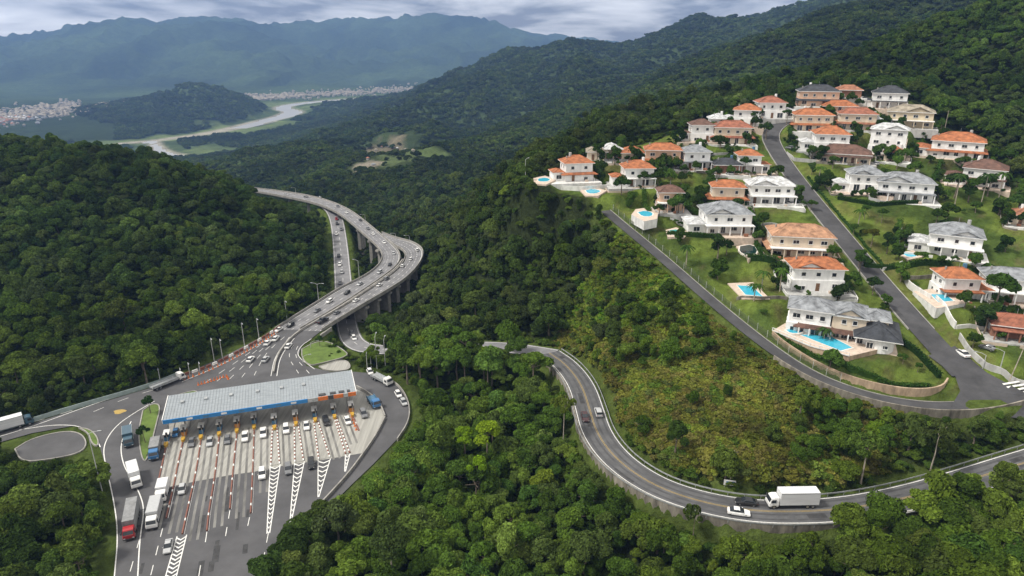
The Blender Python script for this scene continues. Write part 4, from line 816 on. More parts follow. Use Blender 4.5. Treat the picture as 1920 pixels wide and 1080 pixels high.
# ------------------------------------------------------------------ toll canopy
FL, FR, BR, BL = WZ(305, 789, 6.6), WZ(667, 735, 6.6), WZ(656, 697, 7.3), WZ(318, 741, 7.3)
U = (FR - FL); U.z = 0; CL = U.length; U.normalize(); V = Vector((U.y, -U.x, 0)); CA = math.atan2(U.y, U.x); CDp = ((FL - BL).dot(V) + (FR - BR).dot(V)) / 2
can = thing('toll_canopy', 'long grey sheet metal toll plaza canopy with blue and orange front edge', 'canopy', (FL.x, FL.y, 0), CA)      # local: x along, -y to the traffic
mb = MB(); z0, z1 = 6.75, 7.5; t_ = .3
for a, b in ((0, CL),): mb.add([(0, 0, z0), (CL, 0, z0), (CL, CDp, z1), (0, CDp, z1), (0, 0, z0 - t_), (CL, 0, z0 - t_), (CL, CDp, z1 - t_), (0, CDp, z1 - t_)], [(0, 1, 2, 3), (7, 6, 5, 4), (0, 4, 5, 1), (1, 5, 6, 2), (2, 6, 7, 3), (3, 7, 4, 0)])
n_ = 64
for i in range(n_ + 1):
    x = .03 + i * (CL - .06) / n_; mb.add([(x - .05, .02, z0), (x + .05, .02, z0), (x + .05, CDp, z1), (x - .05, CDp, z1), (x, .02, z0 + .09), (x, CDp, z1 + .09)], [(0, 4, 5, 3), (4, 1, 2, 5), (0, 1, 4), (3, 5, 2)])
mb.build('metal_roof', 'metalroof', can)
cuts = [(0, .735, 'blue', 'fascia'), (.737, .79, 'steel', 'sign_panel'), (.792, .845, 'orange', 'sign_panel'), (.847, .875, 'soot', 'sign_panel'), (.877, .93, 'orange', 'sign_panel'), (.932, .955, 'steel', 'sign_panel'), (.957, 1.0, 'orange', 'sign_panel')]
for a, b, m_, nme in cuts: MB().box(((a + b) / 2 * CL, -.16, 6.2), ((b - a) * CL, .28, 1.15)).build(nme, m_, can)
for i, a in enumerate((.06, .13, .21, .30, .39, .48, .58, .66)): MB().box((a * CL, -.33, 6.25), (1.5, .05, .55)).build('lane_sign', 'trim' if i % 2 else 'boothblue', can)
for s_, x in ((-1, -.12), (1, CL + .12)): mb = MB(); mb.add([(x - .1, -.2, 5.9), (x + .1, -.2, 5.9), (x + .1, CDp, 6.7), (x - .1, CDp, 6.7), (x - .1, -.2, 6.95), (x + .1, -.2, 6.95), (x + .1, CDp, 7.65), (x - .1, CDp, 7.65)], [(3, 2, 1, 0), (4, 5, 6, 7), (0, 1, 5, 4), (1, 2, 6, 5), (2, 3, 7, 6), (3, 0, 4, 7)]); mb.build('side_fascia', 'trim', can)
for a, b in ((.795, .835), (.858, .89), (.908, .936), (.953, .968)): MB().box(((a + b) / 2 * CL, .9, 6.98), ((b - a) * CL, 1.1, .22)).build('roof_vent', 'soot', can)
mb = MB().box((CL / 2, CDp / 2, 6.3), (CL - 1, CDp - 1, .12)); mb.build('soffit', 'greywall', can)
for a in (.08, .2, .33, .47, .6, .72): MB().box((a * CL, CDp * .62, 7.42), (.9, 1.3, .5)).build('roof_vent', 'steel', can)
# dividers, islands, booths (leftmost first)
DIV = [[(313, 832), (294, 918), (283, 962), (276, 992)], [(345, 822), (337, 855), (326, 912), (312, 972)], [(378, 818), (369, 880), (352, 955), (342, 1002)], [(412, 812), (403, 895), (392, 957), (388, 996)], [(445, 806), (436, 893), (431, 955)], [(477, 799), (474, 885), (470, 963)],
       [(515, 800), (516, 872)], [(555, 793), (561, 866)], [(591, 786), (608, 860)], [(627, 780), (652, 851)], [(660, 776), (673, 808)]]
ORD = ['first (leftmost)', 'second', 'third', 'fourth', 'fifth', 'sixth', 'seventh', 'eighth', 'ninth', 'tenth', 'eleventh (rightmost)']
booth = None
M['kerbyellow'] = mat('kerb yellow', (.50, .30, .04), .6, .2, 2)
for i, pts in enumerate(DIV):
    q = pl(pts, 0, .9, 3); root = None
    def stripe(off, h_, wd, ms):
        mb = MB(); a = offset(q, off - wd / 2); b = offset(q, off + wd / 2)
        for j in range(len(q) - 1):
            P4 = [a[j], a[j + 1], b[j + 1], b[j]]; mb.add([(p[0], p[1], .004) for p in P4] + [(p[0], p[1], h_) for p in P4], [(3, 2, 1, 0), (4, 5, 6, 7), (0, 1, 5, 4), (1, 2, 6, 5), (2, 3, 7, 6), (3, 0, 4, 7)], 1 if j % 7 == 6 else 0)
        return mb
    if 6 <= i <= 9:
        wds = {6: (1.5, 2.5), 7: (1.3, 2.5), 8: (1.3, 3.2), 9: (.8, 1.4)}[i]; mb = MB(); k_ = len(q)
        ww = np.linspace(wds[0], wds[1], k_) / 2
        root = thing('lane_divider', f'wide red edged divider with pale infill, {ORD[i]} of the eleven toll lane dividers', 'lane divider')
        tg = np.gradient(q[:, :2], axis=0); tg /= np.linalg.norm(tg, axis=1)[:, None]; nn = np.stack([-tg[:, 1], tg[:, 0]], 1)
        for s_ in (-1, 1):
            mb = MB(); e0 = q[:, :2] + nn * (s_ * ww)[:, None]; e1 = q[:, :2] + nn * (s_ * (ww - .32))[:, None]
            for j in range(k_ - 1):
                P4 = [e0[j], e0[j + 1], e1[j + 1], e1[j]]; P4 = P4 if s_ < 0 else P4[::-1]; mb.add([(p[0], p[1], .004) for p in P4] + [(p[0], p[1], .35) for p in P4], [(3, 2, 1, 0), (4, 5, 6, 7), (0, 1, 5, 4), (1, 2, 6, 5), (2, 3, 7, 6), (3, 0, 4, 7)], j % 2)
            mb.build('kerb', ['redpaint', 'mark'], root)
        mb = MB(); e0 = q[:, :2] + nn * (ww - .33)[:, None]; e1 = q[:, :2] - nn * (ww - .33)[:, None]; mb.strip([(x, y, .1) for x, y in e1], [(x, y, .1) for x, y in e0]); mb.build('infill', 'apron', root)
    else:
        m0 = 'redpaint'; mb = stripe(0, .4, .28, None)
        tag(mb.build('lane_divider', [m0, 'mark']), f'narrow red and white striped divider, {ORD[i]} of the eleven toll lane dividers', 'lane divider')
    struct('lane_line', ribbon(MB(), q, .3, .42, .01), 'mark')
    # island under the canopy with its booth
    p0 = Vector(q[0]); st = p0 - V * 1.2; n_ = len(q)
    isl = thing('toll_island', f'concrete toll island with yellow nose, {ORD[i]} in the row under the canopy', 'toll island', (p0.x, p0.y, 0), CA)
    poly = [(-.75, -1.0), (-.35, -2.6), (.35, -2.6), (.75, -1.0), (.75, 14), (-.75, 14)]; MB().prism(poly, .004, .28).build('kerb', 'concrete', isl); MB().prism([(-.5, -1.8), (-.2, -2.5), (.2, -2.5), (.5, -1.8), (.5, -.6), (-.5, -.6)], .285, 1.0).build('nose', 'kerbyellow', isl)
    MB().box((0, 5.2, 3.2), (.4, .4, 6.0)).build('column', 'greywall', isl); MB().box((0, 11.5, 3.3), (.4, .4, 6.2)).build('column', 'greywall', isl); MB().tube((.3, .2, .28), (.3, .2, 3.2), .07, n=6).build('signal_post', 'pole', isl); MB().box((.3, .05, 3.0), (.5, .25, .9)).build('signal_head', 'soot', isl)
    bc = ('boothblue', 'boothorange')[i % 3 == 1]; bt = thing('toll_booth', f'small {"blue" if bc == "boothblue" else "orange"} toll booth on the {ORD[i]} island under the canopy', 'toll booth', (p0.x, p0.y, .29), CA)
    MB().box((0, 2.0, .6), (1.3, 2.4, 1.2)).build('wall', bc, bt); MB().box((0, 2.0, 1.65), (1.2, 2.3, .9)).build('window', 'glass', bt); MB().box((0, 2.0, 2.22), (1.6, 2.8, .22)).build('roof', 'trim', bt); MB().box((.75, .6, .5), (.12, 2.0, .12)).build('barrier_arm', 'redpaint', bt)

tk = MB()
for a_, b_ in zip(DIV[:-1], DIV[1:]):
    qa, qb = pl(a_, 0, .9, 2), pl(b_, 0, .9, 2); f = lambda q: np.stack([np.interp(np.linspace(0, 1, 30), np.linspace(0, 1, len(q)), q[:, k]) for k in range(3)], 1); m_ = (f(qa) + f(qb)) / 2; ex_ = m_[-1] + (m_[-1] - m_[-4]) * .6; m_ = np.vstack([m_, ex_]); m_ = m_ + np.array([0, 0, 0])
    for o_ in (-.8, .8): ribbon(tk, m_, o_ - .3, o_ + .3, .0085)
M['skid'] = mat('dark tyre stain', (.17, .167, .158), .75, .4, .3, streak=(1, .3, 1)); struct('tyre_mark', tk, 'skid')
# ------------------------------------------------------------------ vehicles
def loft(secs):
    """secs: (x, half width bottom, half width top, z bottom, z top): bevelled rings along x"""
    mb = MB(); rings = []
    for x, wb, wt, zb, zt in secs:
        h_ = zt - zb; rings.append([(x, -wb * .86, zb), (x, -wb, zb + h_ * .22), (x, -(wb * .55 + wt * .45), zb + h_ * .7), (x, -wt * .9, zt), (x, wt * .9, zt), (x, (wb * .55 + wt * .45), zb + h_ * .7), (x, wb, zb + h_ * .22), (x, wb * .86, zb)])
    for a, b in zip(rings, rings[1:]): 
        for i in range(8): j = (i + 1) % 8; mb.add([a[i], a[j], b[j], b[i]], [(0, 1, 2, 3)])
    mb.add(rings[0], [(7, 6, 5, 4, 3, 2, 1, 0)]); mb.add(rings[-1], [(0, 1, 2, 3, 4, 5, 6, 7)]); return mb
CARK = {'sedan': dict(body=[(-2.2, .78, .7, .38, .78), (-2.1, .84, .8, .28, .92), (-1.2, .9, .84, .22, .97), (.6, .9, .85, .22, .95), (1.6, .88, .8, .24, .86), (2.15, .82, .72, .3, .74), (2.25, .72, .62, .38, .62)], cab=[(-1.75, .74, .7, .9, .96), (-1.1, .76, .62, .9, 1.36), (-.3, .78, .63, .9, 1.43), (.25, .78, .62, .9, 1.40), (1.05, .76, .72, .88, .95)], roof=(-1.0, .2, .61, 1.42), wb=1.35, r=.31),
        'suv': dict(body=[(-2.2, .82, .78, .42, 1.0), (-2.1, .9, .86, .34, 1.08), (.7, .92, .88, .28, 1.08), (1.6, .9, .86, .3, 1.02), (2.15, .86, .78, .36, .9), (2.25, .78, .66, .44, .75)], cab=[(-2.1, .8, .76, 1.02, 1.1), (-1.9, .8, .7, 1.02, 1.62), (-.3, .82, .7, 1.02, 1.72), (.4, .82, .68, 1.02, 1.66), (1.1, .8, .76, 1.02, 1.1)], roof=(-1.85, .35, .69, 1.71), wb=1.38, r=.36),
        'hatch': dict(body=[(-1.85, .8, .74, .4, .92), (-1.75, .85, .8, .3, 1.0), (.6, .86, .82, .24, .98), (1.4, .84, .78, .26, .9), (1.85, .78, .7, .32, .76), (1.92, .7, .6, .4, .64)], cab=[(-1.75, .74, .7, .94, 1.0), (-1.45, .75, .63, .94, 1.42), (-.3, .77, .64, .94, 1.5), (.25, .77, .62, .94, 1.45), (1.0, .75, .7, .92, .98)], roof=(-1.4, .2, .62, 1.49), wb=1.2, r=.3),
        'pickup': dict(body=[(-2.6, .84, .8, .46, 1.0), (-2.5, .9, .86, .38, 1.06), (.7, .92, .88, .32, 1.06), (1.8, .9, .86, .34, 1.02), (2.4, .86, .78, .38, .9), (2.5, .78, .66, .44, .75)], cab=[(-.75, .82, .78, 1.02, 1.08), (-.6, .82, .7, 1.02, 1.7), (.3, .82, .7, 1.02, 1.72), (.55, .82, .68, 1.02, 1.66), (1.25, .8, .76, 1.02, 1.1)], roof=(-.55, .5, .69, 1.72), wb=1.6, r=.38)}
_carm = {}
def wheel_mesh(r, wd): return MB().tube((0, -wd / 2, 0), (0, wd / 2, 0), r, n=14).mesh('tyre', 'tyre'), MB().tube((0, -wd / 2 - .015, 0), (0, wd / 2 + .015, 0), r * .6, n=10).mesh('rim', 'rim')
def add_wheel(root, x, y, r, wd, key):
    if key not in _carm: _carm[key] = wheel_mesh(r, wd)
    t_, m_ = _carm[key]; o = ob('wheel', t_, root, (x, y, r)); ob('rim', m_, o)
def car(kind, paint_, loc, yaw, label, group=None, simple=False, sc_=1.0):
    K = CARK[kind]; key = (kind, paint_, simple)
    if simple:
        if key not in _carm:
            a = loft(K['body']); g = loft(K['cab']); mb = MB(); mb.add(a.v, a.f, 0); mb.add(g.v, g.f, 1); x0, x1, hw, z = K['roof']; mb.box(((x0 + x1) / 2, 0, z), (x1 - x0, hw * 1.8, .07), mi=0)
            for sx in (-1, 1):
                for sy in (-1, 1): mb.tube((sx * K['wb'], sy * .6, K['r']), (sx * K['wb'], sy * .86, K['r']), K['r'], n=8, mi=2)
            _carm[key] = mb.mesh('car', [paint_, 'glass', 'tyre'], True if False else False)
        o = ob('car', _carm[key], None, loc, yaw, sc_); return tag(o, label, 'car', group)
    root = thing('car', label, 'car', loc, yaw, group, sc_)
    if key not in _carm:
        b = loft(K['body']).mesh('body', paint_, True); c_ = loft(K['cab']).mesh('window_glass', 'glass'); x0, x1, hw, z = K['roof']; rf = MB().add([(x0, -hw, z - .02), (x1, -hw, z - .05), (x1, hw, z - .05), (x0, hw, z - .02), (x0 + .08, -hw * .86, z + .045), (x1 - .08, -hw * .86, z + .02), (x1 - .08, hw * .86, z + .02), (x0 + .08, hw * .86, z + .045)], [(4, 5, 6, 7), (0, 1, 5, 4), (1, 2, 6, 5), (2, 3, 7, 6), (3, 0, 4, 7)]).mesh('roof', paint_)
        xf = K['body'][-1][0]; xr = K['body'][0][0]; zf = K['body'][-2][4] - .16; zr = K['body'][0][4] - .12
        _carm[key] = (b, c_, rf, MB().box((0, 0, 0), (.14, .36, .16)).mesh('headlight', 'lamp'), MB().box((0, 0, 0), (.12, .3, .18)).mesh('tail_light', 'tail'), xf, xr, zf, zr)
    b, c_, rf, hl, tl, xf, xr, zf, zr = _carm[key]
    ob('body', b, root); ob('window_glass', c_, root); ob('roof', rf, root)
    for s_ in (-1, 1):
        ob('headlight', hl, root, (xf - .08, s_ * .55, zf)); ob('tail_light', tl, root, (xr + .05, s_ * .58, zr)); MB().box((.75, s_ * .95, 1.0), (.14, .16, .12)).build('mirror', paint_, root)
        for x in (-K['wb'], K['wb']): add_wheel(root, x, s_ * .76, K['r'], .22, ('w', kind))
    return root
def truck(loc, yaw, label, cabc, boxc, L_=9.0, w_=2.5, h_=2.8, cab_h=2.7, group=None, artic=False, roofc=None, flat=False):
    root = thing('truck', label, 'truck', loc, yaw, group); xb = -L_ / 2; xc = L_ / 2 - 2.1
    loft([(xc, w_ / 2, w_ / 2 - .04, .55, cab_h), (xc + .9, w_ / 2, w_ / 2 - .06, .5, cab_h), (xc + 1.55, w_ / 2, w_ / 2 - .12, .45, cab_h - .12), (xc + 2.0, w_ / 2 - .02, w_ / 2 - .1, .45, 1.65), (xc + 2.1, w_ / 2 - .1, w_ / 2 - .15, .5, 1.5)]).build('cab', cabc, root)
    MB().add([(xc + 1.66, -w_ / 2 + .25, cab_h - .3), (xc + 1.66, w_ / 2 - .25, cab_h - .3), (xc + 2.05, w_ / 2 - .2, 1.68), (xc + 2.05, -w_ / 2 + .2, 1.68)], [(0, 3, 2, 1)]).build('windscreen', 'glass', root)
    for s_ in (-1, 1):
        MB().box((xc + 1.1, s_ * (w_ / 2 + .0), cab_h - .75), (.9, .06, .75)).build('side_window', 'glass', root); MB().box((xc + 2.06, s_ * (w_ / 2 - .35), .85), (.12, .4, .22)).build('headlight', 'lamp', root); MB().box((xc + 1.75, s_ * (w_ / 2 + .18), cab_h - .7), (.12, .2, .6)).build('mirror', 'soot', root)
    MB().box((xc + 2.08, 0, .62), (.16, w_ - .1, .3)).build('bumper', 'soot', root)
    MB().box(((xb + xc + 1) / 2, 0, .78), (xc + 1 - xb - .2, .9, .3)).build('chassis', 'soot', root)
    bl = xc - .25 - xb
    if flat:
        MB().box((xb + bl / 2, 0, 1.15), (bl, w_, .25)).build('flatbed', boxc, root)
        for s_ in (-1, 1): MB().box((xb + bl / 2, s_ * (w_ / 2 - .05), 1.55), (bl, .08, .5)).build('side_board', boxc, root)
    else:
        bx = MB().box((xb + bl / 2, 0, .98 + h_ / 2), (bl, w_, h_)).build('cargo_box', boxc, root); ft = MB()
        for s_ in (-1, 1): ft.box((xb + bl / 2, s_ * w_ / 2, .98 + h_ - .06), (bl + .02, .07, .14)); ft.box((xb + bl / 2, s_ * w_ / 2, 1.02), (bl + .02, .07, .14))
        ft.build('edge_frame', 'steel' if boxc != 'cargogrey' else 'soot', bx); MB().box((xb + bl / 2, 0, .98 + h_ + .02), (bl - .1, w_ - .14, .05)).build('box_roof', roofc or boxc, bx)
    xs = [xc + .95, xb + 1.2, xb + 2.4] + ([xb + 3.6, xc - 1.4] if L_ > 11 else [])
    for x in xs:
        for s_ in (-1, 1): add_wheel(root, x, s_ * (w_ / 2 - .2), .5, .34, 'tw')
    return root
VY_ = math.atan2(V.y, V.x)                       # heading of the traffic that comes through the toll
def pyaw(a, b, z=0): d_ = WZ(*b, z) - WZ(*a, z); return math.atan2(d_.y, d_.x)
def at0(px, py, z=.015): p = WZ(px, py, z); return (p.x, p.y, p.z)
# trucks at the plaza
truck(at0(248, 985), pyaw((255, 950), (245, 1010)), 'red cabbed truck with long grey tarpaulin box on the left approach road', 'pred', 'cargogrey', 11.5, group=None)
truck(at0(254, 902), pyaw((248, 880), (260, 925)), 'white box truck with white cab following behind the red cabbed truck', 'pwhite', 'cargowhite', 8.5)
truck(at0(242, 828), pyaw((241, 808), (243, 845)), 'dark teal truck at the bend left of the grass island', 'pteal', 'pteal', 7.5, h_=2.3)
truck(at0(292, 850), pyaw((297, 825), (288, 870)), 'blue truck with grey box left of the first toll lane', 'pblue', 'cargogrey', 8, h_=2.0)
truck(at0(291, 972), pyaw((300, 940), (285, 1000)), 'white lorry with silver box in the leftmost toll lane', 'pwhite', 'psilver', 9, h_=2.4)
truck(at0(306, 930), pyaw((310, 912), (300, 950)), 'short white lorry directly behind the silver boxed lorry', 'pwhite', 'cargowhite', 6.5, h_=2.2)
truck(at0(14, 806), pyaw((-60, 826), (40, 798)), 'white semi trailer truck entering at the left picture edge', 'pteal', 'cargowhite', 13)
truck(at0(316, 721), pyaw((290, 730), (345, 708)), 'pale flatbed car carrier on the road under the left hill', 'pwhite', 'steel', 11, flat=True)
truck(at0(701, 758), VY_ + .2, 'blue flatbed truck parked right of the toll booths', 'pblue', 'boothblue', 7, flat=True)
truck(at0(716, 716), pyaw((700, 706), (735, 724)), 'white truck with pale flatbed on the right hand ramp behind the canopy', 'pwhite', 'steel', 9, flat=True)
# cars at the plaza
PC = [('sedan', 'psilver', 316, 1028, 'silver sedan in the open lane beside the painted ladder marking'), ('hatch', 'psilver', 342, 921, 'silver hatchback leaving the second toll lane'), ('suv', 'pwhite', 492, 892, 'white suv crossing from the concrete apron to dark asphalt'), ('suv', 'pgrey', 541, 883, 'dark grey suv between the two wide chevron dividers'), ('suv', 'pblack', 584, 873, 'black suv right of the second wide chevron divider'),
      ('pickup', 'pwhite', 460, 822, 'white pickup in front of the fifth toll booth'), ('pickup', 'pwhite', 494, 815, 'white pickup leaving the sixth toll booth'), ('suv', 'pwhite', 537, 808, 'white suv in the lane between the seventh and eighth dividers'), ('sedan', 'pwhite', 575, 801, 'white sedan in the lane between the eighth and ninth dividers'), ('suv', 'pblack', 612, 793, 'black suv in the lane left of the tenth divider'), ('hatch', 'pwhite', 652, 792, 'white hatchback right of the tenth divider'),
      ('sedan', 'psilver', 394, 831, 'silver sedan in the third toll lane'), ('hatch', 'pgrey', 427, 828, 'grey hatchback in the fourth toll lane'), ('sedan', 'pgrey', 360, 832, 'grey sedan in the second toll lane at the booth'), ('hatch', 'pblue', 330, 815, 'blue hatchback at the first booth under the canopy corner'), ('suv', 'pgrey', 682, 779, 'grey suv standing on the apron right of the last booth')]
for kd, pc, px, py, lb in PC: car(kd, pc, at0(px, py), VY_ if px < 600 else VY_ + .1, lb)
for i, (px, py, pc, lb) in enumerate([(747, 742, 'pwhite', 'white car at the kerb of the right ramp'), (757, 757, 'psilver', 'silver car at the kerb of the right ramp behind the white one'), (694, 700, 'pwhite', 'white car just behind the right end of the canopy')]): car('hatch', pc, at0(px, py), pyaw((740, 730), (765, 770)), lb)
# cars on the winding road: (px, py, lane offset, direction)
def onroad(line, px, py, off, z=10, sgn=1):
    p = WZ(px, py, z); j = int(np.argmin(np.hypot(line[:, 0] - p.x, line[:, 1] - p.y))); j = min(max(j, 1), len(line) - 2); d_ = line[j + 1] - line[j - 1]; q = offset(line, off)[j]; return (q[0], q[1], q[2] + .06), math.atan2(d_[1] * sgn, d_[0] * sgn)
lc, yw = onroad(RR, 1095, 787, -1.95); car('sedan', 'pdarkred', lc, yw, 'dark red car on the outer lane of the winding road', sc_=1.05)
lc, yw = onroad(RR, 1122, 776, 1.95, sgn=-1); car('suv', 'psilver', lc, yw, 'silver car on the inner lane of the winding road beside the dark red one', sc_=1.0)
lc, yw = onroad(RR, 1391, 944, 1.95, sgn=-1); car('sedan', 'pblack', lc, yw, 'black sedan driving ahead of the white truck on the winding road', sc_=1.05)
lc, yw = onroad(RR, 1388, 966, -1.95); car('sedan', 'pwhite', lc, yw, 'white sedan on the outer lane beside the black sedan', sc_=1.05)
lc, yw = onroad(RR, 1482, 945, 1.95, sgn=-1); truck(lc, yw, 'white box truck with white cab on the winding road at the bottom right', 'pwhite', 'cargowhite', 10.8, h_=3.0, cab_h=2.75)
p = N_(1803, 664); q = N_(1785, 645); p.z = float(H(p.x, p.y)) + .2; car('sedan', 'pwhite', tuple(p), math.atan2(q.y - p.y, q.x - p.x), 'white sedan parked by the grey wall at the bottom of the steep road', sc_=1.1)
for px, py, pc, lb in ((1396, 430, 'pwhite', 'white car beside the wide white house with grey roof'), (1368, 330, 'psilver', 'silver car beside the brick bungalow with dark roof'), (1545, 444, 'pwhite', 'white car in the drive of the tan roofed villa by the road'), (1480, 382, 'pwhite', 'white car beside the pale gabled house at the road'), (1692, 300, 'pgrey', 'grey car in front of the long white house with orange roof'), (1480, 280, 'pgrey', 'grey car at the roadside near the four window house'), (1640, 312, 'psilver', 'silver car in the yard below the tall narrow white house'), (1850, 655, 'pgrey', 'dark car under the trees behind the grey wall'), (1280, 320, 'pblack', 'black car on the drive of the peach house')):
    p = N_(px, py); p.z = float(H(p.x, p.y)) + .05; car('hatch', pc, tuple(p), random.uniform(-.6, .3) + 2.4, lb)
# small cars on the highway
PCN = {'w': ('pwhite', 'white'), 's': ('psilver', 'silver'), 'k': ('pblack', 'black'), 'g': ('pgrey', 'grey'), 'r': ('pred', 'red'), 'b': ('pblue', 'blue')}
def hw(pair, px, py, cc, flip, road, z=.04):
    p = WZ(px, py, 0); a, b = pair; m_ = (a + b) / 2; j = int(np.argmin(np.hypot(m_[:, 0] - p.x, m_[:, 1] - p.y))); j = min(max(j, 1), len(m_) - 2); d_ = m_[j + 1] - m_[j - 1]
    pc, nm = PCN[cc]; car(random.choice(['sedan', 'suv', 'hatch']), pc, (p.x, p.y, z), math.atan2(d_[1], d_[0]) + (math.pi if flip else 0), f'small {nm} car {road}', f'{nm} cars {road}', True, .85)
for px, py, cc in ((651, 551, 'k'), (618, 567, 'w'), (675, 534, 's'), (523, 620, 'w'), (595, 584, 'g'), (731, 498, 'k'), (712, 512, 's'), (676, 414, 'k'), (690, 430, 'g'), (720, 456, 'w'), (600, 371, 'k'), (537, 366, 's'), (650, 400, 'w'), (700, 440, 'w'), (574, 370, 'k'), (634, 388, 'g'), (738, 477, 's'), (545, 612, 'k')): hw(DL, px, py, cc, True, 'on the left carriageway of the curved viaduct')
for px, py, cc in ((668, 565, 'w'), (632, 588, 'g'), (770, 487, 'w'), (755, 500, 'w'), (712, 536, 'w'), (782, 470, 'w'), (725, 524, 'g')): hw(DR, px, py, cc, False, 'on the right carriageway of the curved viaduct')
lc = WZ(605, 604, 0); car('pickup', 'pblack', (lc.x, lc.y, .04), pyaw((590, 612), (620, 596)), 'black pickup on the right carriageway near the median barrier', None, False, 1.15)
for px, py, cc in ((502, 645, 'w'), (517, 637, 'w'), (498, 676, 's'), (470, 676, 'w'), (541, 651, 'w')):
    pc, nm = PCN[cc]; car('sedan', pc, at0(px, py), pyaw((470, 690), (520, 630)), f'small {nm} car on the wide road behind the toll canopy', f'{nm} cars behind the toll canopy', True)
for px, py, cc, z in ((631, 412, 'r', -5), (632, 421, 'k', -6), (640, 432, 'g', -7), (631, 442, 'w', -8), (635, 480, 'k', -9), (637, 497, 'w', -9.5), (641, 512, 's', -10), (638, 532, 'g', -10), (646, 545, 'k', -10), (653, 597, 'k', -9.5), (660, 628, 'g', -8), (664, 636, 'w', -7)):
    p = WZ(px, py, z + .1); j = int(np.argmin(np.hypot(LR[:, 0] - p.x, LR[:, 1] - p.y))); j = min(max(j, 1), len(LR) - 2); d_ = LR[j + 1] - LR[j - 1]; pc, nm = PCN[cc]
    car('hatch', pc, (p.x, p.y, LR[j][2] + .06), math.atan2(d_[1], d_[0]), f'small {nm} car on the lower ramp road under the viaduct', f'{nm} cars on the lower ramp road', True)
# ------------------------------------------------------------------ lamps, poles, signs, cones
def lamp(px, py, top, z, yaw, label, group=None, double=False, fn=None, arm=2.2):
    p = fn(px, py) if fn else WZ(px, py, z); d_ = proj(p.x, p.y, p.z)[2]; h_ = (py - top) / F * d_ / CP; root = thing('street_lamp', label, 'street lamp', p, yaw, group)
    MB().tube((0, 0, -.8), (0, 0, h_ - .5), .16, .09, 7).build('post', 'pole', root)
    for s_ in ((1, -1) if double else (1,)):
        a = MB(); a.tube((0, 0, h_ - .55), (s_ * arm * .5, 0, h_ - .08), .07, .06, 5); a.tube((s_ * arm * .5, 0, h_ - .08), (s_ * arm, 0, h_), .06, .05, 5); a.build('arm', 'pole', root); MB().box((s_ * (arm + .35), 0, h_), (.9, .34, .16)).build('lamp_head', 'steel', root)
    return root
G1 = 'street lamps along the left edge of the highway'
for px, py, top in ((301, 717, 686), (340, 708, 686), (356, 702, 676), (375, 696, 675)): lamp(px, py, top, 0, R(-60), 'short grey street lamp beside the road under the left hill', 'short lamps under the left hill')
for px, py, top in ((402, 678, 630), (418, 676, 632), (459, 651, 602), (486, 636, 594), (538, 598, 562)): lamp(px, py, top, 0, R(-60), 'tall grey street lamp on the left edge of the highway approach', G1)
lamp(598, 568, 531, -.5, R(-10), 'tall twin armed street lamp left of the viaduct over the lower road', double=True)
lamp(674, 524, 488, 0, R(160), 'street lamp on the left parapet of the viaduct curve')
for px, py, top, lb in ((707, 690, 628, 'tallest lamp post behind the right end of the canopy'), (689, 694, 660, 'lamp post by the grass verge right of the paved island'), (723, 690, 634, 'lamp post among the trees right of the ramp'), (696, 688, 665, 'short lamp post between the two taller ones behind the canopy')): lamp(px, py, top, 0, R(90), lb)
lamp(193, 927, 800, 0, R(10), 'tall thin lamp post on the verge left of the approach road')
for px, py, top in ((583, 652, 640), (568, 680, 666)): lamp(px, py, top, 0, R(20), 'small lamp post on the edge of the grass island beside the highway', 'small lamps on the grass island')
for px, py, top in ((555, 365, 352), (685, 415, 402), (768, 453, 441), (742, 448, 437)): lamp(px, py, top, 0, R(200), 'distant street lamp on the far parapet of the viaduct', 'distant lamps on the viaduct')
lamp(985, 336, 300, 0, R(60), 'street lamp at the left tip of the housing estate', fn=N_)
for px, py, top, lb in ((1874, 696, 655, 'street lamp with arm behind the grey wall near the parked car'), (1843, 690, 662, 'short post behind the grey wall nearest the parked car')): lamp(px, py, top, 0, R(150), lb, fn=N_)
def pole(p, h_, label, lean=(0, 0)):
    root = thing('utility_pole', label, 'pole', p); MB().tube((0, 0, -1), (lean[0], lean[1], h_), .15, .1, 7).build('post', 'palebark', root); MB().box((lean[0], lean[1], h_ - .5), (1.8, .12, .12)).build('crossarm', 'bark', root); return root
pole(N_(1890, 718), 12, 'leaning wooden utility pole by the zebra crossing', (3.2, 1.5)); pole(G(1369, 905), 8.5, 'thin utility pole behind the white sign board')
for px, py, h_, lb in ((1292, 268, 7, 'utility pole near the upper left houses'), (1772, 240, 8, 'pole behind the long orange roofed house'), (1410, 300, 7, 'utility pole left of the upper steep road')): pole(N_(px, py), h_, lb)
sp = WZ(1367, 916, 10); root = thing('sign_board', 'white sign board with blue stripe on two posts beside the winding road', 'sign', sp, R(-10))
MB().box((0, 0, 1.55), (2.6, .12, 1.3)).build('board', 'trim', root); MB().box((.15, -.075, 1.75), (1.9, .03, .35), ).build('stripe', 'boothblue', root)
for s_ in (-1, 1): MB().box((s_ * 1.0, .12, .5), (.12, .12, 3.0)).build('post', 'steel', root)
cone = MB(); cone.box((0, 0, .03), (.5, .5, .06)); cone.tube((0, 0, .06), (0, 0, .85), .2, .05, 8); conem = cone.mesh('traffic_cone', 'orange')
def cones(pts, n_, label, group):
    q = resample(smooth(pz(pts, 0)), .5); 
    for i in np.linspace(0, len(q) - 1, n_).astype(int): tag(ob('traffic_cone', conem, None, (q[i][0], q[i][1], .01), 0, 1.25), label, 'traffic cone', group)
cones([(372, 722), (400, 714), (425, 705), (428, 711)], 12, 'orange traffic cone in the row behind the left part of the canopy', 'cones behind the canopy')
cones([(345, 712), (390, 697), (440, 672), (490, 643), (520, 623)], 26, 'orange traffic cone along the left edge of the highway approach', 'cones along the left highway edge')
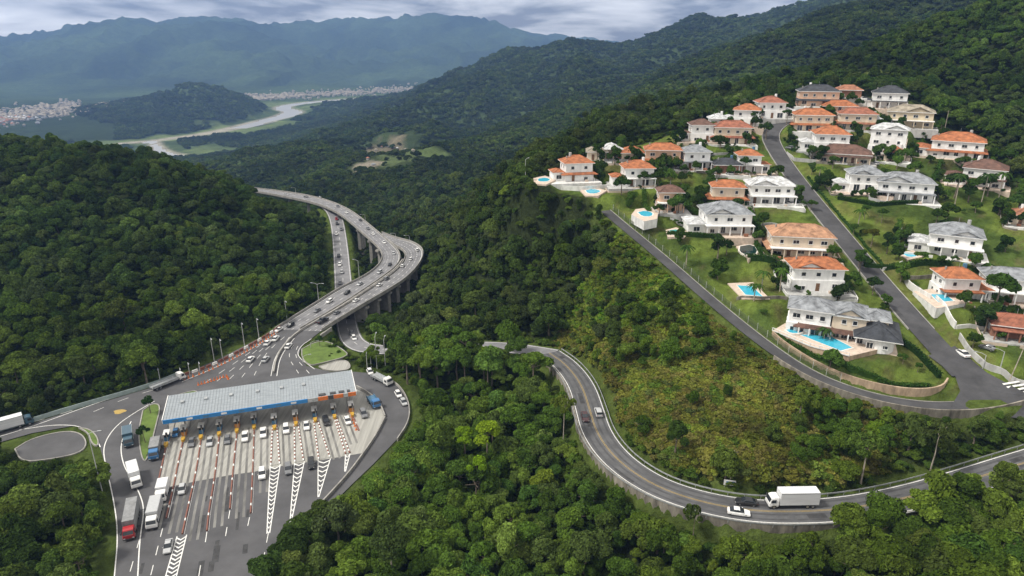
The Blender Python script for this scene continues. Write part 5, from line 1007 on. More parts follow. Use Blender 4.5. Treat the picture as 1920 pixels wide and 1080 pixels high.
cones([(655, 772), (664, 795), (668, 806)], 7, 'orange traffic cone near the last toll booth on the right', 'cones at the last booth')
blk = MB(); blk.prism([(-.3, -.9), (.3, -.9), (.3, .9), (-.3, .9)], 0, .25); blk.prism([(-.16, -.88), (.16, -.88), (.16, .88), (-.16, .88)], .251, .85); bm0 = blk.mesh('road_block', 'redpaint'); bm1 = blk.mesh('road_block', 'mark')
q = pl([(338, 706), (390, 690), (440, 665), (490, 637), (530, 611)], 0, 2.3)
for i in range(0, len(q) - 1): d_ = q[i + 1] - q[i]; tag(ob('road_block', (bm0, bm1)[i % 3 == 2], None, tuple(q[i]), math.atan2(d_[1], d_[0]) - math.pi / 2), 'white plastic road block in the line along the left highway edge' if i % 3 == 2 else 'red plastic road block in the line along the left highway edge', 'road block', 'white road blocks at the highway edge' if i % 3 == 2 else 'red road blocks at the highway edge')
# ------------------------------------------------------------------ the far town
tm = []
for i in range(5):
    r = random.Random(i); w_, d_, h_ = r.uniform(7, 12), r.uniform(6, 10), r.uniform(4, 7); mb = MB(); mb.box((0, 0, h_ / 2 - 2), (w_, d_, h_ + 4), mi=0); mb.add([(-w_ / 2 - 1, -d_ / 2 - 1, h_), (w_ / 2 + 1, -d_ / 2 - 1, h_), (w_ / 2 + 1, d_ / 2 + 1, h_), (-w_ / 2 - 1, d_ / 2 + 1, h_), (-w_ / 3, 0, h_ + 3), (w_ / 3, 0, h_ + 3)], [(0, 1, 5, 4), (1, 2, 5), (2, 3, 4, 5), (3, 0, 4), (3, 2, 1, 0)], 1)
    tm.append(mb)
M['townwhite'] = mat('town wall', (.34, .325, .31), .8, .1, .05)
TR = ['roof_beige', 'roof_terra', 'roof_grey', 'roof_white', 'roof_beige']; tms = [mb.mesh('town_building', ['townwhite', TR[i]]) for i, mb in enumerate(tm)]
spots = []
r = random.Random(99)
def town(n_, f):
    for _ in range(n_):
        px, py = f(r); p = WZ(px, py, -235); z = float(H(p.x, p.y)); spots.append((p.x, p.y, max(z, -238), px))
town(800, lambda r: (lambda t_: (t_, 229 - t_ * .13 + r.gauss(0, 1) * 6 - r.random() * 16))(r.uniform(-60, 150)))
town(300, lambda r: (lambda t_: (t_, 212 - (t_ - 150) * .13 + r.gauss(0, 4)))(r.uniform(150, 290)))
town(950, lambda r: (lambda t_: (t_, 190 - (t_ - 430) * .055 + r.gauss(0, 1) * 2.6 - r.random() * 7))(430 + 390 * r.random() ** 1.3))
spots = [s for s in spots if np.min(np.hypot(rv[:, 0] - s[0], rv[:, 1] - s[1]) - rv[:, 3]) > 18]
spots.sort(key=lambda s: s[1]); stuff = MB()
for i, (x, y, z, px) in enumerate(spots):
    k_ = r.randrange(5)
    if i < 280: lft = px < 300; tag(ob('town_building', tms[k_], None, (x, y, z), r.uniform(0, 3), r.uniform(.8, 1.5)), 'tiny pale building of the far town ' + ('at the left picture edge' if lft else 'along the river'), 'building', 'far town ' + ('left' if lft else 'river'))
    else:
        m_ = tm[k_]; s_ = r.uniform(.8, 1.6); a_ = r.uniform(0, 3); cs, sn = math.cos(a_) * s_, math.sin(a_) * s_; o = len(stuff.v); stuff.v += [(x + v[0] * cs - v[1] * sn, y + v[0] * sn + v[1] * cs, z + v[2] * s_) for v in m_.v]; stuff.f += [[j + o for j in f] for f in m_.f]; stuff.m += m_.m
tag(stuff.build('town', ['townwhite', 'roof_beige']), kind='stuff')
for i, (px, py) in enumerate(((705, 283), (715, 278), (728, 276), (745, 281), (760, 284), (775, 285), (690, 300), (700, 311))): p = G(px, py); tag(ob('farm_building', tms[i % 5], None, tuple(p), i, .45), 'tiny low building on the bare clearing in the valley', 'building', 'buildings of the valley clearing')
# ------------------------------------------------------------------ foliage meshes
def foliage(name, seed, n_leaf, leaf, shape='dome', core=True, matn='leaf', nl=12):
    g = np.random.default_rng(seed); cs = []
    for i in range(nl):
        a = g.uniform(0, 2 * math.pi); rr_ = math.sqrt(g.uniform(0, 1)) * .74; r_ = g.uniform(.2, .44)
        if shape == 'dome': z = .42 * (1 - (rr_ / .75) ** 2) + g.uniform(-.14, .14)
        elif shape == 'tall': rr_ *= .7; z = g.uniform(-.55, .75); r_ *= .95
        elif shape == 'flat2': rr_ *= 1.25; z = .25 * (1 - rr_) + g.uniform(-.12, .2); r_ *= .75
        elif shape == 'flat': z = .15 * (1 - rr_) + g.uniform(-.06, .06); r_ *= .72
        else: z = .2 * (1 - rr_) + g.uniform(-.05, .1); r_ *= .8
        cs.append((math.cos(a) * rr_, math.sin(a) * rr_, z, r_))
    cs[0] = (0, 0, .38 if shape != 'flat' else .12, .42 if shape != 'flat' else .3); C = np.array(cs)
    M_ = int(n_leaf * 2.2); li = g.integers(0, nl, M_); d = g.normal(size=(M_, 3)); d[:, 2] = np.where(d[:, 2] < -.3 * np.abs(d[:, 2]).mean(), -d[:, 2] * .8, d[:, 2]); d /= np.linalg.norm(d, axis=1)[:, None]
    sq = .8 if shape in ('dome', 'flat') else 1
    P_ = C[li, :3] + d * (C[li, 3] * g.uniform(.86, 1.1, M_))[:, None] * np.array([1, 1, sq])
    q = (P_[:, None] - C[None, :, :3]) / np.array([1, 1, sq]); dist = np.linalg.norm(q, axis=2) / C[None, :, 3]; dist[np.arange(M_), li] = 9; keep = dist.min(1) > .88
    P_, d = P_[keep][:n_leaf], d[keep][:n_leaf]; k = len(P_)
    nrm = d + g.normal(size=(k, 3)) * .42; nrm[:, 2] += .25; nrm /= np.linalg.norm(nrm, axis=1)[:, None]
    t1 = np.cross(nrm, g.normal(size=(k, 3))); t1 /= np.linalg.norm(t1, axis=1)[:, None]; t2 = np.cross(nrm, t1); s = leaf * g.uniform(.55, 1.35, k)[:, None]
    ofs = g.uniform(.7, 1.2, (k, 4, 1)); bend = nrm * s * -.25
    V4 = np.stack([P_ + t1 * s * ofs[:, 0] + bend, P_ + t2 * s * .62 * ofs[:, 1], P_ - t1 * s * ofs[:, 2] + bend, P_ - t2 * s * .62 * ofs[:, 3]], 1).reshape(-1, 3)
    faces = np.arange(4 * k).reshape(-1, 4)
    V_ = [V4]; F_ = [list(map(int, f)) for f in faces]; o = 4 * k
    if core:
        import bmesh
        for x, y, z, r_ in C:
            bm = bmesh.new(); bmesh.ops.create_icosphere(bm, subdivisions=1, radius=r_ * .76)
            vv = np.array([v.co[:] for v in bm.verts]) * np.array([1, 1, sq]) * g.uniform(.9, 1.08, (len(bm.verts), 1)) + np.array([x, y, z]); V_.append(vv); F_ += [[v.index + o for v in f.verts] for f in bm.faces]; o += len(vv); bm.free()
    me = bpy.data.meshes.new(name); me.from_pydata(np.concatenate(V_).tolist(), [], F_); me.materials.append(M[matn]); me.update(); return me
def trunk_mesh(seed, h_=2.2, bark='bark', r_=.07):
    g = random.Random(seed); mb = MB(); x = y = 0; z = -h_; n_ = 4
    for i in range(n_): nx, ny, nz = x + g.uniform(-.05, .05), y + g.uniform(-.05, .05), z + h_ / n_; mb.tube((x, y, z), (nx, ny, nz), r_ * (1 - .16 * i), r_ * (1 - .16 * (i + 1)), 7, cap=False); x, y, z = nx, ny, nz
    for i in range(5): a = i * 1.26 + g.uniform(-.3, .3); e_ = g.uniform(.35, .6); mb.tube((x, y, z - .25), (x + math.cos(a) * e_, y + math.sin(a) * e_, z + g.uniform(.05, .3)), r_ * .5, r_ * .15, 5)
    return mb.mesh('trunk', bark)
HI = [foliage('crown', 100 + i, (2300, 1900, 2400, 2000, 1700)[i % 5], (.085, .11, .07, .095, .1)[i % 5], ('dome', 'tall', 'dome', 'round', 'flat2', 'dome', 'tall')[i % 7], nl=(9, 14, 18, 7, 12, 22)[i % 6]) for i in range(12)]
MID = [foliage('crown', 200 + i, 800, .13, ('dome', 'round', 'dome')[i % 3], nl=9 + i % 4) for i in range(5)]
LOW = [foliage('crown', 300 + i, 260, .2, 'dome', nl=8) for i in range(4)]
FLAT = [foliage('crown', 400 + i, 900, .09, 'flat', False, nl=15) for i in range(2)]
GAR = [foliage('crown', 500 + i, 800, .12, ('round', 'tall', 'dome')[i % 3], matn='garden', nl=9) for i in range(5)]
SCR = [foliage('shrub', 600 + i, 420, .17, 'dome', matn='scrub', nl=7) for i in range(4)]
TRK = [trunk_mesh(i) for i in range(4)]
# ------------------------------------------------------------------ where trees stand
def protect(px, z=None): return (np.array([(a, b) for a, b in px], float), z)
PROT = [protect([(1033, 657), (1062, 668), (1100, 700), (1140, 750), (1160, 830), (1210, 880), (1300, 916), (1400, 938), (1560, 935), (1548, 992), (1420, 1000), (1320, 998), (1200, 958), (1130, 905), (1085, 850), (1068, 780), (1062, 720), (1040, 690)], 9),
        protect([(214, 1085), (197, 870), (160, 858), (30, 868), (-5, 830), (-5, 792), (40, 788), (283, 717), (500, 612), (640, 530), (670, 690), (740, 706), (775, 740), (768, 800), (720, 862), (640, 930), (560, 955), (500, 1010), (480, 1085)], 0),
        protect([(480, 352), (600, 370), (700, 425), (740, 440), (800, 462), (800, 485), (760, 540), (660, 605), (600, 650), (480, 650), (600, 575), (690, 520), (706, 485), (640, 412), (560, 380), (480, 368)], 0),
        protect([(610, 390), (648, 395), (660, 480), (664, 560), (672, 640), (700, 650), (700, 662), (655, 660), (630, 610), (622, 480)], -9),
        protect([(1165, 425), (1180, 420), (1250, 475), (1340, 553), (1440, 635), (1530, 695), (1640, 735), (1770, 752), (1920, 735), (1920, 770), (1780, 785), (1620, 762), (1510, 722), (1420, 656), (1320, 574), (1240, 494)], 'e'),
        protect([(1000, 330), (1040, 292), (1100, 292), (1150, 300), (1210, 255), (1290, 222), (1420, 180), (1500, 165), (1690, 165), (1750, 205), (1840, 245), (1870, 320), (1920, 420), (1920, 720), (1780, 740), (1440, 630), (1165, 420), (1120, 378), (1010, 348)], 'e'), protect([(596, 638), (660, 640), (662, 694), (566, 690), (562, 660)], 0), protect([(655, 420), (690, 430), (722, 480), (706, 500), (668, 470)], -14), protect([(690, 562), (780, 508), (782, 540), (712, 592)], -8)]
def inpoly(x, y, poly):
    ins = np.zeros(len(x), bool); Q = np.roll(poly, -1, 0)
    for (x0, y0), (x1, y1) in zip(poly, Q):
        with np.errstate(divide='ignore', invalid='ignore'): ins ^= ((y0 > y) != (y1 > y)) & (x < (x1 - x0) * (y - y0) / (y1 - y0 + 1e-12) + x0)
    return ins
def hides(X, Y, Z, h_, r_):
    bad = np.zeros(len(X), bool)
    for dx, dz in ((0, 1), (-.7, .75), (.7, .75), (0, .55), (-.8, .5), (.8, .5)):
        px, py, d = proj(X + dx * r_, Y, Z + dz * h_)
        for poly, z in PROT:
            i = inpoly(px, py, poly); dp = np.interp(py, RY, RD) if z == 'e' else (HC - z) / (SP - (540 - py) / F * CP); bad |= i & (d < dp - 2.5)
    return bad
def scatter(cellf, y0, y1, amax):
    xs, ys = [], []; y = y0
    while y < y1:
        c_ = cellf(y); n_ = int(2 * amax * (y + 30) / c_); x = (np.arange(n_) - n_ / 2 + rng.uniform(-.42, .42, n_) + .5 * (len(xs) % 2)) * c_; xs.append(x); ys.append(y + rng.uniform(-.42, .42, n_) * c_); y += c_ * .9
    return np.concatenate(xs), np.concatenate(ys)
X, Y = scatter(lambda y: 4.1 if y < 178 else 5.0 if y < 420 else 5.0 + (y - 420) * .008, 78, 760, .95)
px, py, d = proj(X, Y, H(X, Y)); k_ = (px > -260) & (px < 2180) & (py > -200) & (py < 1500); X, Y = X[k_], Y[k_]
sP = sdist(X, Y, PLAZA); sE = sdist(X, Y, ESTATE); sB = sdist(X, Y, BRUSH)
dRR = ldist(X, Y, RR)[0]; dLR = ldist(X, Y, LR)[0]; dUR = ldist(X, Y, UR)[0]; dMR = ldist(X, Y, MR)[0]
dDK = np.minimum(ldist(X, Y, ((DL[0] + DL[1]) / 2)[::2])[0], ldist(X, Y, ((DR[0] + DR[1]) / 2)[::2])[0])
Z = H(X, Y); LB = WZ(98, 835, 0); ok = (np.hypot(X - LB.x, (Y - LB.y) * 1.3) > 14) & (sP < -3.4) & (sE < -1.5) & (dRR > 7.5) & (dLR > np.where((px[k_] > 705) & (px[k_] < 1020), 5.6, 8)) & (dUR > 4.2) & (dMR > 6) & ((dDK > 9) | (Z < -13))
clear_ = [G(1500, 152), G(1560, 143), G(1640, 150)]
for p in clear_: ok &= (np.hypot(X - p.x, Y - p.y) > 13) | (rng.random(len(X)) < .25)
px, py, d = proj(X, Y, Z)
inB = sB > 0; rr = rng.random(len(X)); treesB = ((px > 1480) & (py > 740)) | ((py > 560) & (py < 690) & (px < 1330)) | ((px < 1180) & (py > 470) & (py < 600))
ok &= ~inB | (treesB & (rr < .95)) | (rr < .11)
X, Y, Z, px, py, d, inB, dDK = (v[ok] for v in (X, Y, Z, px, py, d, inB, dDK))
rad = (2.1 + 2.9 * rng.random(len(X)) ** 1.3) * np.where(rng.random(len(X)) < .08, 1.3, 1) * np.where(inB, .75, 1); hgt = np.clip(rad * rng.uniform(1.6, 2.4, len(X)), 4.8, 14); sc_ = np.ones(len(X))
for s_ in (1, .75, .55, .4, .28):
    b = hides(X, Y, Z, hgt * sc_, rad * sc_); sc_ = np.where(b, s_ * .99 if s_ < 1 else sc_, sc_)
    if s_ < 1: pass
b = hides(X, Y, Z, hgt * sc_, rad * sc_); keep = ~b
X, Y, Z, px, py, d, rad, hgt, sc_, inB = (v[keep] for v in (X, Y, Z, px, py, d, rad, hgt, sc_, inB)); rad *= sc_; hgt *= sc_
# tint: left hill dull and dark, centre and right fresher, some bright yellow green
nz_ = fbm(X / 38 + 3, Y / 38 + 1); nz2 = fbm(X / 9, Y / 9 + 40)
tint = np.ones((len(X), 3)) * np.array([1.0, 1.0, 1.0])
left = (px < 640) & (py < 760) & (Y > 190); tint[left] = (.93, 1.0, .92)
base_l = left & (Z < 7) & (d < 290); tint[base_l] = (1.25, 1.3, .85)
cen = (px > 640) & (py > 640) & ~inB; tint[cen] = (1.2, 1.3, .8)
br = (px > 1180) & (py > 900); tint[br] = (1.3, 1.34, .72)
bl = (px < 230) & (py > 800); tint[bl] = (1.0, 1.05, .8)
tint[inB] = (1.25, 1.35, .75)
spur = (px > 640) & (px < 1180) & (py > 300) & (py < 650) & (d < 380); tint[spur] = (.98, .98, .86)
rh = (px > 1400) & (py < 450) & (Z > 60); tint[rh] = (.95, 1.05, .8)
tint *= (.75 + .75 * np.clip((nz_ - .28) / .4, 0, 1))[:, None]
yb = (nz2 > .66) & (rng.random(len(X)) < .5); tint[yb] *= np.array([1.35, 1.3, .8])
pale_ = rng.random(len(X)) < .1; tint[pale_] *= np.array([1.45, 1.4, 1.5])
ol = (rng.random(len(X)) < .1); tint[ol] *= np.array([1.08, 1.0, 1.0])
tall_ = (px > 1570) & (py > 945) & (d < 152); hgt = np.where(tall_, rng.uniform(12, 15.5, len(X)), hgt); rad = np.where(tall_, np.clip(rad * 1.2, 3.2, 5), rad); t2_ = (px > 700) & (px < 1030) & (py > 662) & (py < 745); hgt = np.where(t2_, np.clip(hgt * 1.7, 9, 14), hgt); rad = np.where(t2_, np.clip(rad * 1.25, 3.2, 5), rad)
zs_ = rng.uniform(.85, 1.3, len(X)); vari = rng.integers(0, len(HI), len(X)); rot = rng.uniform(0, 6.28, len(X))
# the ones that show largest become trees of their own
Zt = Z + hgt * .7; ppx, ppy, dd = proj(X, Y, Zt); vis = (ppx > -10) & (ppx < 1930) & (ppy > 5) & (ppy < 1090)
for f_ in np.linspace(.3, .96, 40): vis &= (HC + (Zt + 2 - HC) * f_) > H(X * f_, np.maximum(Y * f_, Y0)) 
size = np.where(vis, rad / dd, 0); order = np.argsort(-size); big = np.zeros(len(X), bool); big[order[:286]] = True
def region(x, y, px, py):
    if px < 240 and py > 780: return 'left of the approach road', 'wood left of the approach road'
    if px < 640: return 'at the foot of the left hill beside the highway', 'wood at the foot of the left hill'
    if py > 985 and px > 1080: return 'below the winding road at the bottom right', 'wood at the bottom right'
    if py > 985: return 'along the bottom picture edge right of the toll lanes', 'wood at the bottom picture edge'
    if px > 1560 and py < 460: return 'on the steep slope behind the right hand houses', 'wood behind the right hand houses'
    if px > 1100 and py > 860: return 'just under the stained retaining wall of the winding road', 'wood under the retaining wall'
    if px > 1100: return 'on the slope between the winding road and the estate lane', 'trees on the scrub slope'
    if py < 660: return 'on the wooded spur between the viaduct and the estate', 'wood on the spur'
    if px > 930: return 'in the wood beside the winding road bend', 'wood by the upper bend'
    return 'in the wood right of the toll plaza', 'wood right of the toll plaza'
for i in np.where(big)[0]:
    lum = tint[i].sum(); kn = 'bright green' if lum > 4.1 else 'mid green' if lum > 3.1 else 'dark green'; reg, grp = region(X[i], Y[i], ppx[i], ppy[i])
    root = thing('forest_tree', f'{kn} leafy broadleaf tree {reg}', 'tree', (X[i], Y[i], Z[i]), rot[i], f'{kn} trees of the {grp}')
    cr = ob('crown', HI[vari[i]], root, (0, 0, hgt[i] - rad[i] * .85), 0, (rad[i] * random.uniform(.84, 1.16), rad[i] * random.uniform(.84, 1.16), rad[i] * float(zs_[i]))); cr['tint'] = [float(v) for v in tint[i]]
    ob('trunk', TRK[vari[i] % 4], root, (0, 0, hgt[i] - rad[i] * .85), 0, (rad[i], rad[i], max(.3, (hgt[i] - rad[i] * .8) / 2.2)))
def stuff_instances(name, meshes, X, Y, Z, R_, zsq, tint, rot, vi):
    pm = bpy.data.meshes.new(name); pm.vertices.add(len(X)); pm.vertices.foreach_set('co', np.stack([X, Y, Z], 1).astype(np.float32).ravel())
    def attr(n_, t_, v): a = pm.attributes.new(n_, t_, 'POINT'); a.data.foreach_set({'FLOAT_VECTOR': 'vector', 'FLOAT_COLOR': 'color', 'INT': 'value'}[t_], v.ravel())
    attr('sca', 'FLOAT_VECTOR', np.stack([R_ * (.84 + .32 * ((rot * 7.3) % 1)), R_ * (.84 + .32 * ((rot * 3.7) % 1)), R_ * zsq], 1).astype(np.float32)); attr('rot', 'FLOAT_VECTOR', np.stack([((rot * 5.1) % 1 - .5) * .5, ((rot * 9.7) % 1 - .5) * .5, rot], 1).astype(np.float32)); attr('vi', 'INT', vi.astype(np.int32)); attr('tint', 'FLOAT_COLOR', np.concatenate([tint, np.ones((len(X), 1))], 1).astype(np.float32)); pm.update()
    o = tag(ob(name, pm), kind='stuff'); g = bpy.data.node_groups.new(name, 'GeometryNodeTree'); g.interface.new_socket('Geometry', in_out='INPUT', socket_type='NodeSocketGeometry'); g.interface.new_socket('Geometry', in_out='OUTPUT', socket_type='NodeSocketGeometry')
    n_ = g.nodes; gi, go = n_.new('NodeGroupInput'), n_.new('NodeGroupOutput'); ip = n_.new('GeometryNodeInstanceOnPoints'); jn = n_.new('GeometryNodeJoinGeometry')
    for m_ in meshes:
        src = bpy.data.objects.new('crown_source', m_); oi = n_.new('GeometryNodeObjectInfo'); oi.inputs[0].default_value = src; oi.inputs['As Instance'].default_value = True; g.links.new(oi.outputs['Geometry'], jn.inputs[0])
    def na(t_, nm): a = n_.new('GeometryNodeInputNamedAttribute'); a.data_type = t_; a.inputs[0].default_value = nm; return a.outputs[0]
    g.links.new(gi.outputs[0], ip.inputs['Points']); g.links.new(jn.outputs[0], ip.inputs['Instance']); ip.inputs['Pick Instance'].default_value = True
    g.links.new(na('INT', 'vi'), ip.inputs['Instance Index']); g.links.new(na('FLOAT_VECTOR', 'rot'), ip.inputs['Rotation']); g.links.new(na('FLOAT_VECTOR', 'sca'), ip.inputs['Scale']); g.links.new(ip.outputs[0], go.inputs[0])
    md = o.modifiers.new('scatter', 'NODES'); md.node_group = g; return o
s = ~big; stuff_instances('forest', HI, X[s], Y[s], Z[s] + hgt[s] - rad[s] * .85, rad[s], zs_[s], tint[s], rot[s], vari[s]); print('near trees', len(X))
# undergrowth that closes the gaps
def ground_ok(X, Y, m_=2.5): return (np.hypot(X - LB.x, (Y - LB.y) * 1.3) > 13) & (sdist(X, Y, PLAZA) < -m_ - 1.5) & (ldist(X, Y, RR)[0] > 6.4) & (ldist(X, Y, LR)[0] > 6.5) & (ldist(X, Y, UR)[0] > 3.6) & (sdist(X, Y, ESTATE) < .5)
x_, y_ = scatter(lambda y: 2.7, 84, 335, .9); o_ = ground_ok(x_, y_) & (sdist(x_, y_, BRUSH) < 0); x_, y_ = x_[o_], y_[o_]; z_ = H(x_, y_); R_ = rng.uniform(1.2, 2.3, len(x_)); o_ = ~hides(x_, y_, z_, R_ * 1.5, R_); x_, y_, z_, R_ = x_[o_], y_[o_], z_[o_], R_[o_]
tn = np.array([1.2, 1.25, .8]) * (.6 + .8 * rng.random((len(x_), 1))); stuff_instances('undergrowth', MID, x_, y_, z_ + R_ * .3, R_, .9, tn, rng.uniform(0, 6.28, len(x_)), rng.integers(0, 5, len(x_)))
# scrub on the slope above the winding road
bx = np.array(BRUSH); n_ = 17000; x_ = rng.uniform(bx[:, 0].min(), bx[:, 0].max(), n_); y_ = rng.uniform(bx[:, 1].min(), bx[:, 1].max(), n_); o_ = (sdist(x_, y_, BRUSH) > -1.5) & (ldist(x_, y_, RR)[0] > 8.0) & (ldist(x_, y_, UR)[0] > 3.1) & (np.hypot(x_ - WZ(1367, 916, 10).x, y_ - WZ(1367, 916, 10).y + 2) > 4.5); x_, y_ = x_[o_], y_[o_]; z_ = H(x_, y_); R_ = .9 + 2.1 * rng.random(len(x_)) ** 2
o_ = ~hides(x_, y_, z_, R_ * 1.4, R_); x_, y_, z_, R_ = x_[o_], y_[o_], z_[o_], R_[o_]; a_, b_, _ = proj(x_, y_, z_)
nn = fbm(x_ / 12, y_ / 12); tn = np.ones((len(x_), 3)) * np.array([1.15, 1.12, .95]); up_ = (b_ < 620) & (a_ < 1330); tn[up_] = (1.02, 1.28, .78); tn *= (.65 + .75 * np.clip((nn - .3) / .35, 0, 1))[:, None]; gr = rng.random(len(x_)) < .25; tn[gr] *= np.array([.62, .85, .8])
stuff_instances('scrub', SCR, x_, y_, z_ + R_ * .1, R_, .85, tn, rng.uniform(0, 6.28, len(x_)), rng.integers(0, 4, len(x_))); print('scrub', len(x_))
# valley and mountain woods
x_, y_ = scatter(lambda y: 7.5 + (y - 700) * .0062, 640, 3700, .95); z_ = H(x_, y_); a_, b_, d_ = proj(x_, y_, z_); o_ = (a_ > -60) & (a_ < 1980) & (b_ > -60); x_, y_, z_, a_, b_, d_ = (v[o_] for v in (x_, y_, z_, a_, b_, d_))
rdd = np.full(len(x_), 1e9)
for line in (rv, rv2):
    for p in line: rdd = np.minimum(rdd, np.hypot(x_ - p[0], y_ - p[1]) - p[3])
mea = (fbm(x_ / 160, y_ / 160) > .44) & (rdd < 170) & (z_ < -215); o_ = (rdd > 62) & ~mea & ~((a_ < 215) & (y_ > 2450) & (z_ < -226))
for px_, py_, r_ in ((720, 280, 70), (745, 296, 50), (690, 290, 40), (810, 290, 30), (690, 312, 30)): p = G(px_, py_); o_ &= (np.hypot(x_ - p.x, (y_ - p.y) * .55) > r_) | (rng.random(len(x_)) < .12)
x_, y_, z_, d_ = (v[o_] for v in (x_, y_, z_, d_)); R_ = (6.0 + (y_ - 700) * .0034) * rng.uniform(.6, 1.25, len(x_)); tn = np.array([1.05, 1.05, .95]) * (.6 + .8 * np.clip((fbm(x_ / 130, y_ / 130) - .25) / .45, 0, 1))[:, None]
stuff_instances('valley_forest', LOW, x_, y_, z_ + R_ * .25, R_, .95, tn, rng.uniform(0, 6.28, len(x_)), rng.integers(0, 4, len(x_))); print('far', len(x_))
# ------------------------------------------------------------------ single trees that stand out
def tree(p, h_, r_, label, tnt=(1, 1, 1), crown_=None, bark='bark', zs=1.0, name='tree', cat='tree', group=None, tr=.07):
    root = thing(name, label, cat, p, random.uniform(0, 6), group); c_ = ob('crown', crown_ or random.choice(HI), root, (0, 0, h_ - r_ * .6 * zs), 0, (r_, r_, r_ * zs)); c_['tint'] = list(tnt)
    if tr:
        k = (bark,); 
        if ('trk', bark) not in _carm: _carm[('trk', bark)] = [trunk_mesh(40 + q, 2.2, bark) for q in range(3)]
        ob('trunk', random.choice(_carm[('trk', bark)]), root, (0, 0, h_ - r_ * .5 * zs), 0, (max(r_ * tr / .07, 1.6), max(r_ * tr / .07, 1.6), (h_ - r_ * .5 * zs + .6) / 2.2))
    return root
tree(WZ(1054, 872, 1), 21, 3.6, 'tall thin pale trunked tree with a small feathery crown left of the winding road bend', (1.3, 1.25, .8), FLAT[0], 'palebark', 1.6, 'emergent_tree', tr=.05)
tree(G(1612, 918), 14.5, 5.2, 'pale trunked umbrella shaped tree at the edge of the dark wood above the road', (1.5, 1.45, 1.1), FLAT[1], 'palebark', 1.2, 'emergent_tree', tr=.05)
tree(G(1742, 892), 15, 4.2, 'slender pale trunked tree right of the umbrella shaped tree', (1.1, 1.1, .8), FLAT[0], 'palebark', 1.5, 'emergent_tree', tr=.045)
tree(WZ(1296, 1030, 3.5), 11.5, 2.6, 'small airy tree standing in front of the retaining wall', (1.1, 1.0, .8), FLAT[1], 'bark', 1.7, 'emergent_tree', tr=.05)
tree(WZ(740, 1120, -2), 17, 4.3, 'pale grey green tree at the bottom edge right of the toll lanes', (1.5, 1.4, 1.3), HI[2], 'palebark', 1.3, 'emergent_tree')
for px_, py_, h_, r_, lb in ((872, 845, 13, 3.4, 'left one of the vivid yellow green trees in the centre wood'), (915, 850, 15, 4.4, 'largest vivid yellow green tree in the centre wood'), (900, 905, 13, 3.4, 'vivid yellow green tree just below the other two')): tree(WZ(px_, py_ + 40, -2), h_, r_, lb, (3.0, 3.1, .75), None, name='yellow_green_tree')
for px_, py_, h_, r_, lb in ((505, 1125, 10, 4.6, 'leftmost dark tree overhanging the chevron marking at the bottom edge'), (548, 1085, 10.5, 4.8, 'dark tree right behind the leftmost overhanging one at the bottom edge'), (575, 1040, 9, 4.2, 'dark tree leaning over the concrete barrier of the toll lanes'), (610, 1000, 8, 3.8, 'smaller dark tree by the concrete barrier above the overhanging ones'), (560, 1150, 11, 5, 'broad dark tree at the very bottom beside the overhanging ones')): tree(WZ(px_, py_, -1), h_, r_, lb, (.95, 1.0, .8), random.choice(HI[:4]), name='overhanging_tree', tr=.05)
# gardens of the estate -------------------------------------------------
palm_tr = MB(); palm_tr.tube((0, 0, -.5), (.15, 0, 3), .17, .14, 7); palm_tr.tube((.15, 0, 3), (.2, .1, 6), .14, .11, 7); ptm = palm_tr.mesh('trunk', 'palebark')
pf = MB()
for i in range(15):
    a = i * 2.4; el = .2 + (i % 3) * .35; q = [Vector((0, 0, 0))]
    for j in range(6): s_ = (j + 1) / 6; q.append(Vector((math.cos(a) * 2.3 * s_, math.sin(a) * 2.3 * s_, math.sin(el) * 1.6 * s_ - 1.9 * s_ * s_ + .3)))
    n0 = Vector((-math.sin(a), math.cos(a), 0))
    for j in range(6):
        w0, w1 = .30 * math.sin(math.pi * (j + .35) / 6.4), .30 * math.sin(math.pi * (j + 1.3) / 6.4 if j < 5 else math.pi); dn = Vector((0, 0, -.16))
        pf.add([q[j], q[j + 1], q[j + 1] + n0 * w1 + dn, q[j] + n0 * w0 + dn], [(0, 1, 2, 3)]); pf.add([q[j], q[j + 1], q[j + 1] - n0 * w1 + dn, q[j] - n0 * w0 + dn], [(3, 2, 1, 0)])
pfm = pf.mesh('fronds', 'garden')
def palm(px_, py_, h_, label):
    p = N_(px_, py_); p.z = float(H(p.x, p.y)); root = thing('palm_tree', label, 'palm', p, random.uniform(0, 6)); ob('trunk', ptm, root, None, 0, (1.2, 1.2, h_ / 6)); f = ob('fronds', pfm, root, (.2, .1, h_), 0, 1.0 + h_ * .03); f['tint'] = [1.0, 1.1, .9]
for px_, py_, h_, lb in ((1286, 500, 7, 'small palm on the lawn beside the wire fence'), (1790, 385, 11, 'leftmost of the tall palms at the right forest edge'), (1838, 388, 12, 'tall palm in the middle of the right forest edge'), (1868, 392, 13, 'tallest palm at the right forest edge'), (1428, 545, 6, 'palm leaning over the rectangular terrace pool'), (1462, 548, 7, 'palm behind the rectangular terrace pool'), (1412, 575, 5, 'short palm below the terrace pool'), (1545, 640, 4, 'thin palm at the edge of the wide turquoise pool'), (1608, 425, 6, 'slim palm on the lawn right of the steep road'), (1532, 350, 8, 'slim palm on the lawn below the dark red porch roof')): palm(px_, py_, h_, lb)
for px_, py_, h_, lb in ((283, 775, 5.5, 'small tree at the upper end of the grass island left of the canopy'), (272, 830, 5, 'dark bush tree in the middle of the grass island left of the canopy'), (600, 650, 4, 'small dark tree on the grass island beside the highway'), (620, 648, 3.5, 'second small tree on the grass island beside the highway')): tree(WZ(px_, py_, 0), h_, h_ * .42, lb, (.8, .95, .8), random.choice(GAR), name='garden_tree')
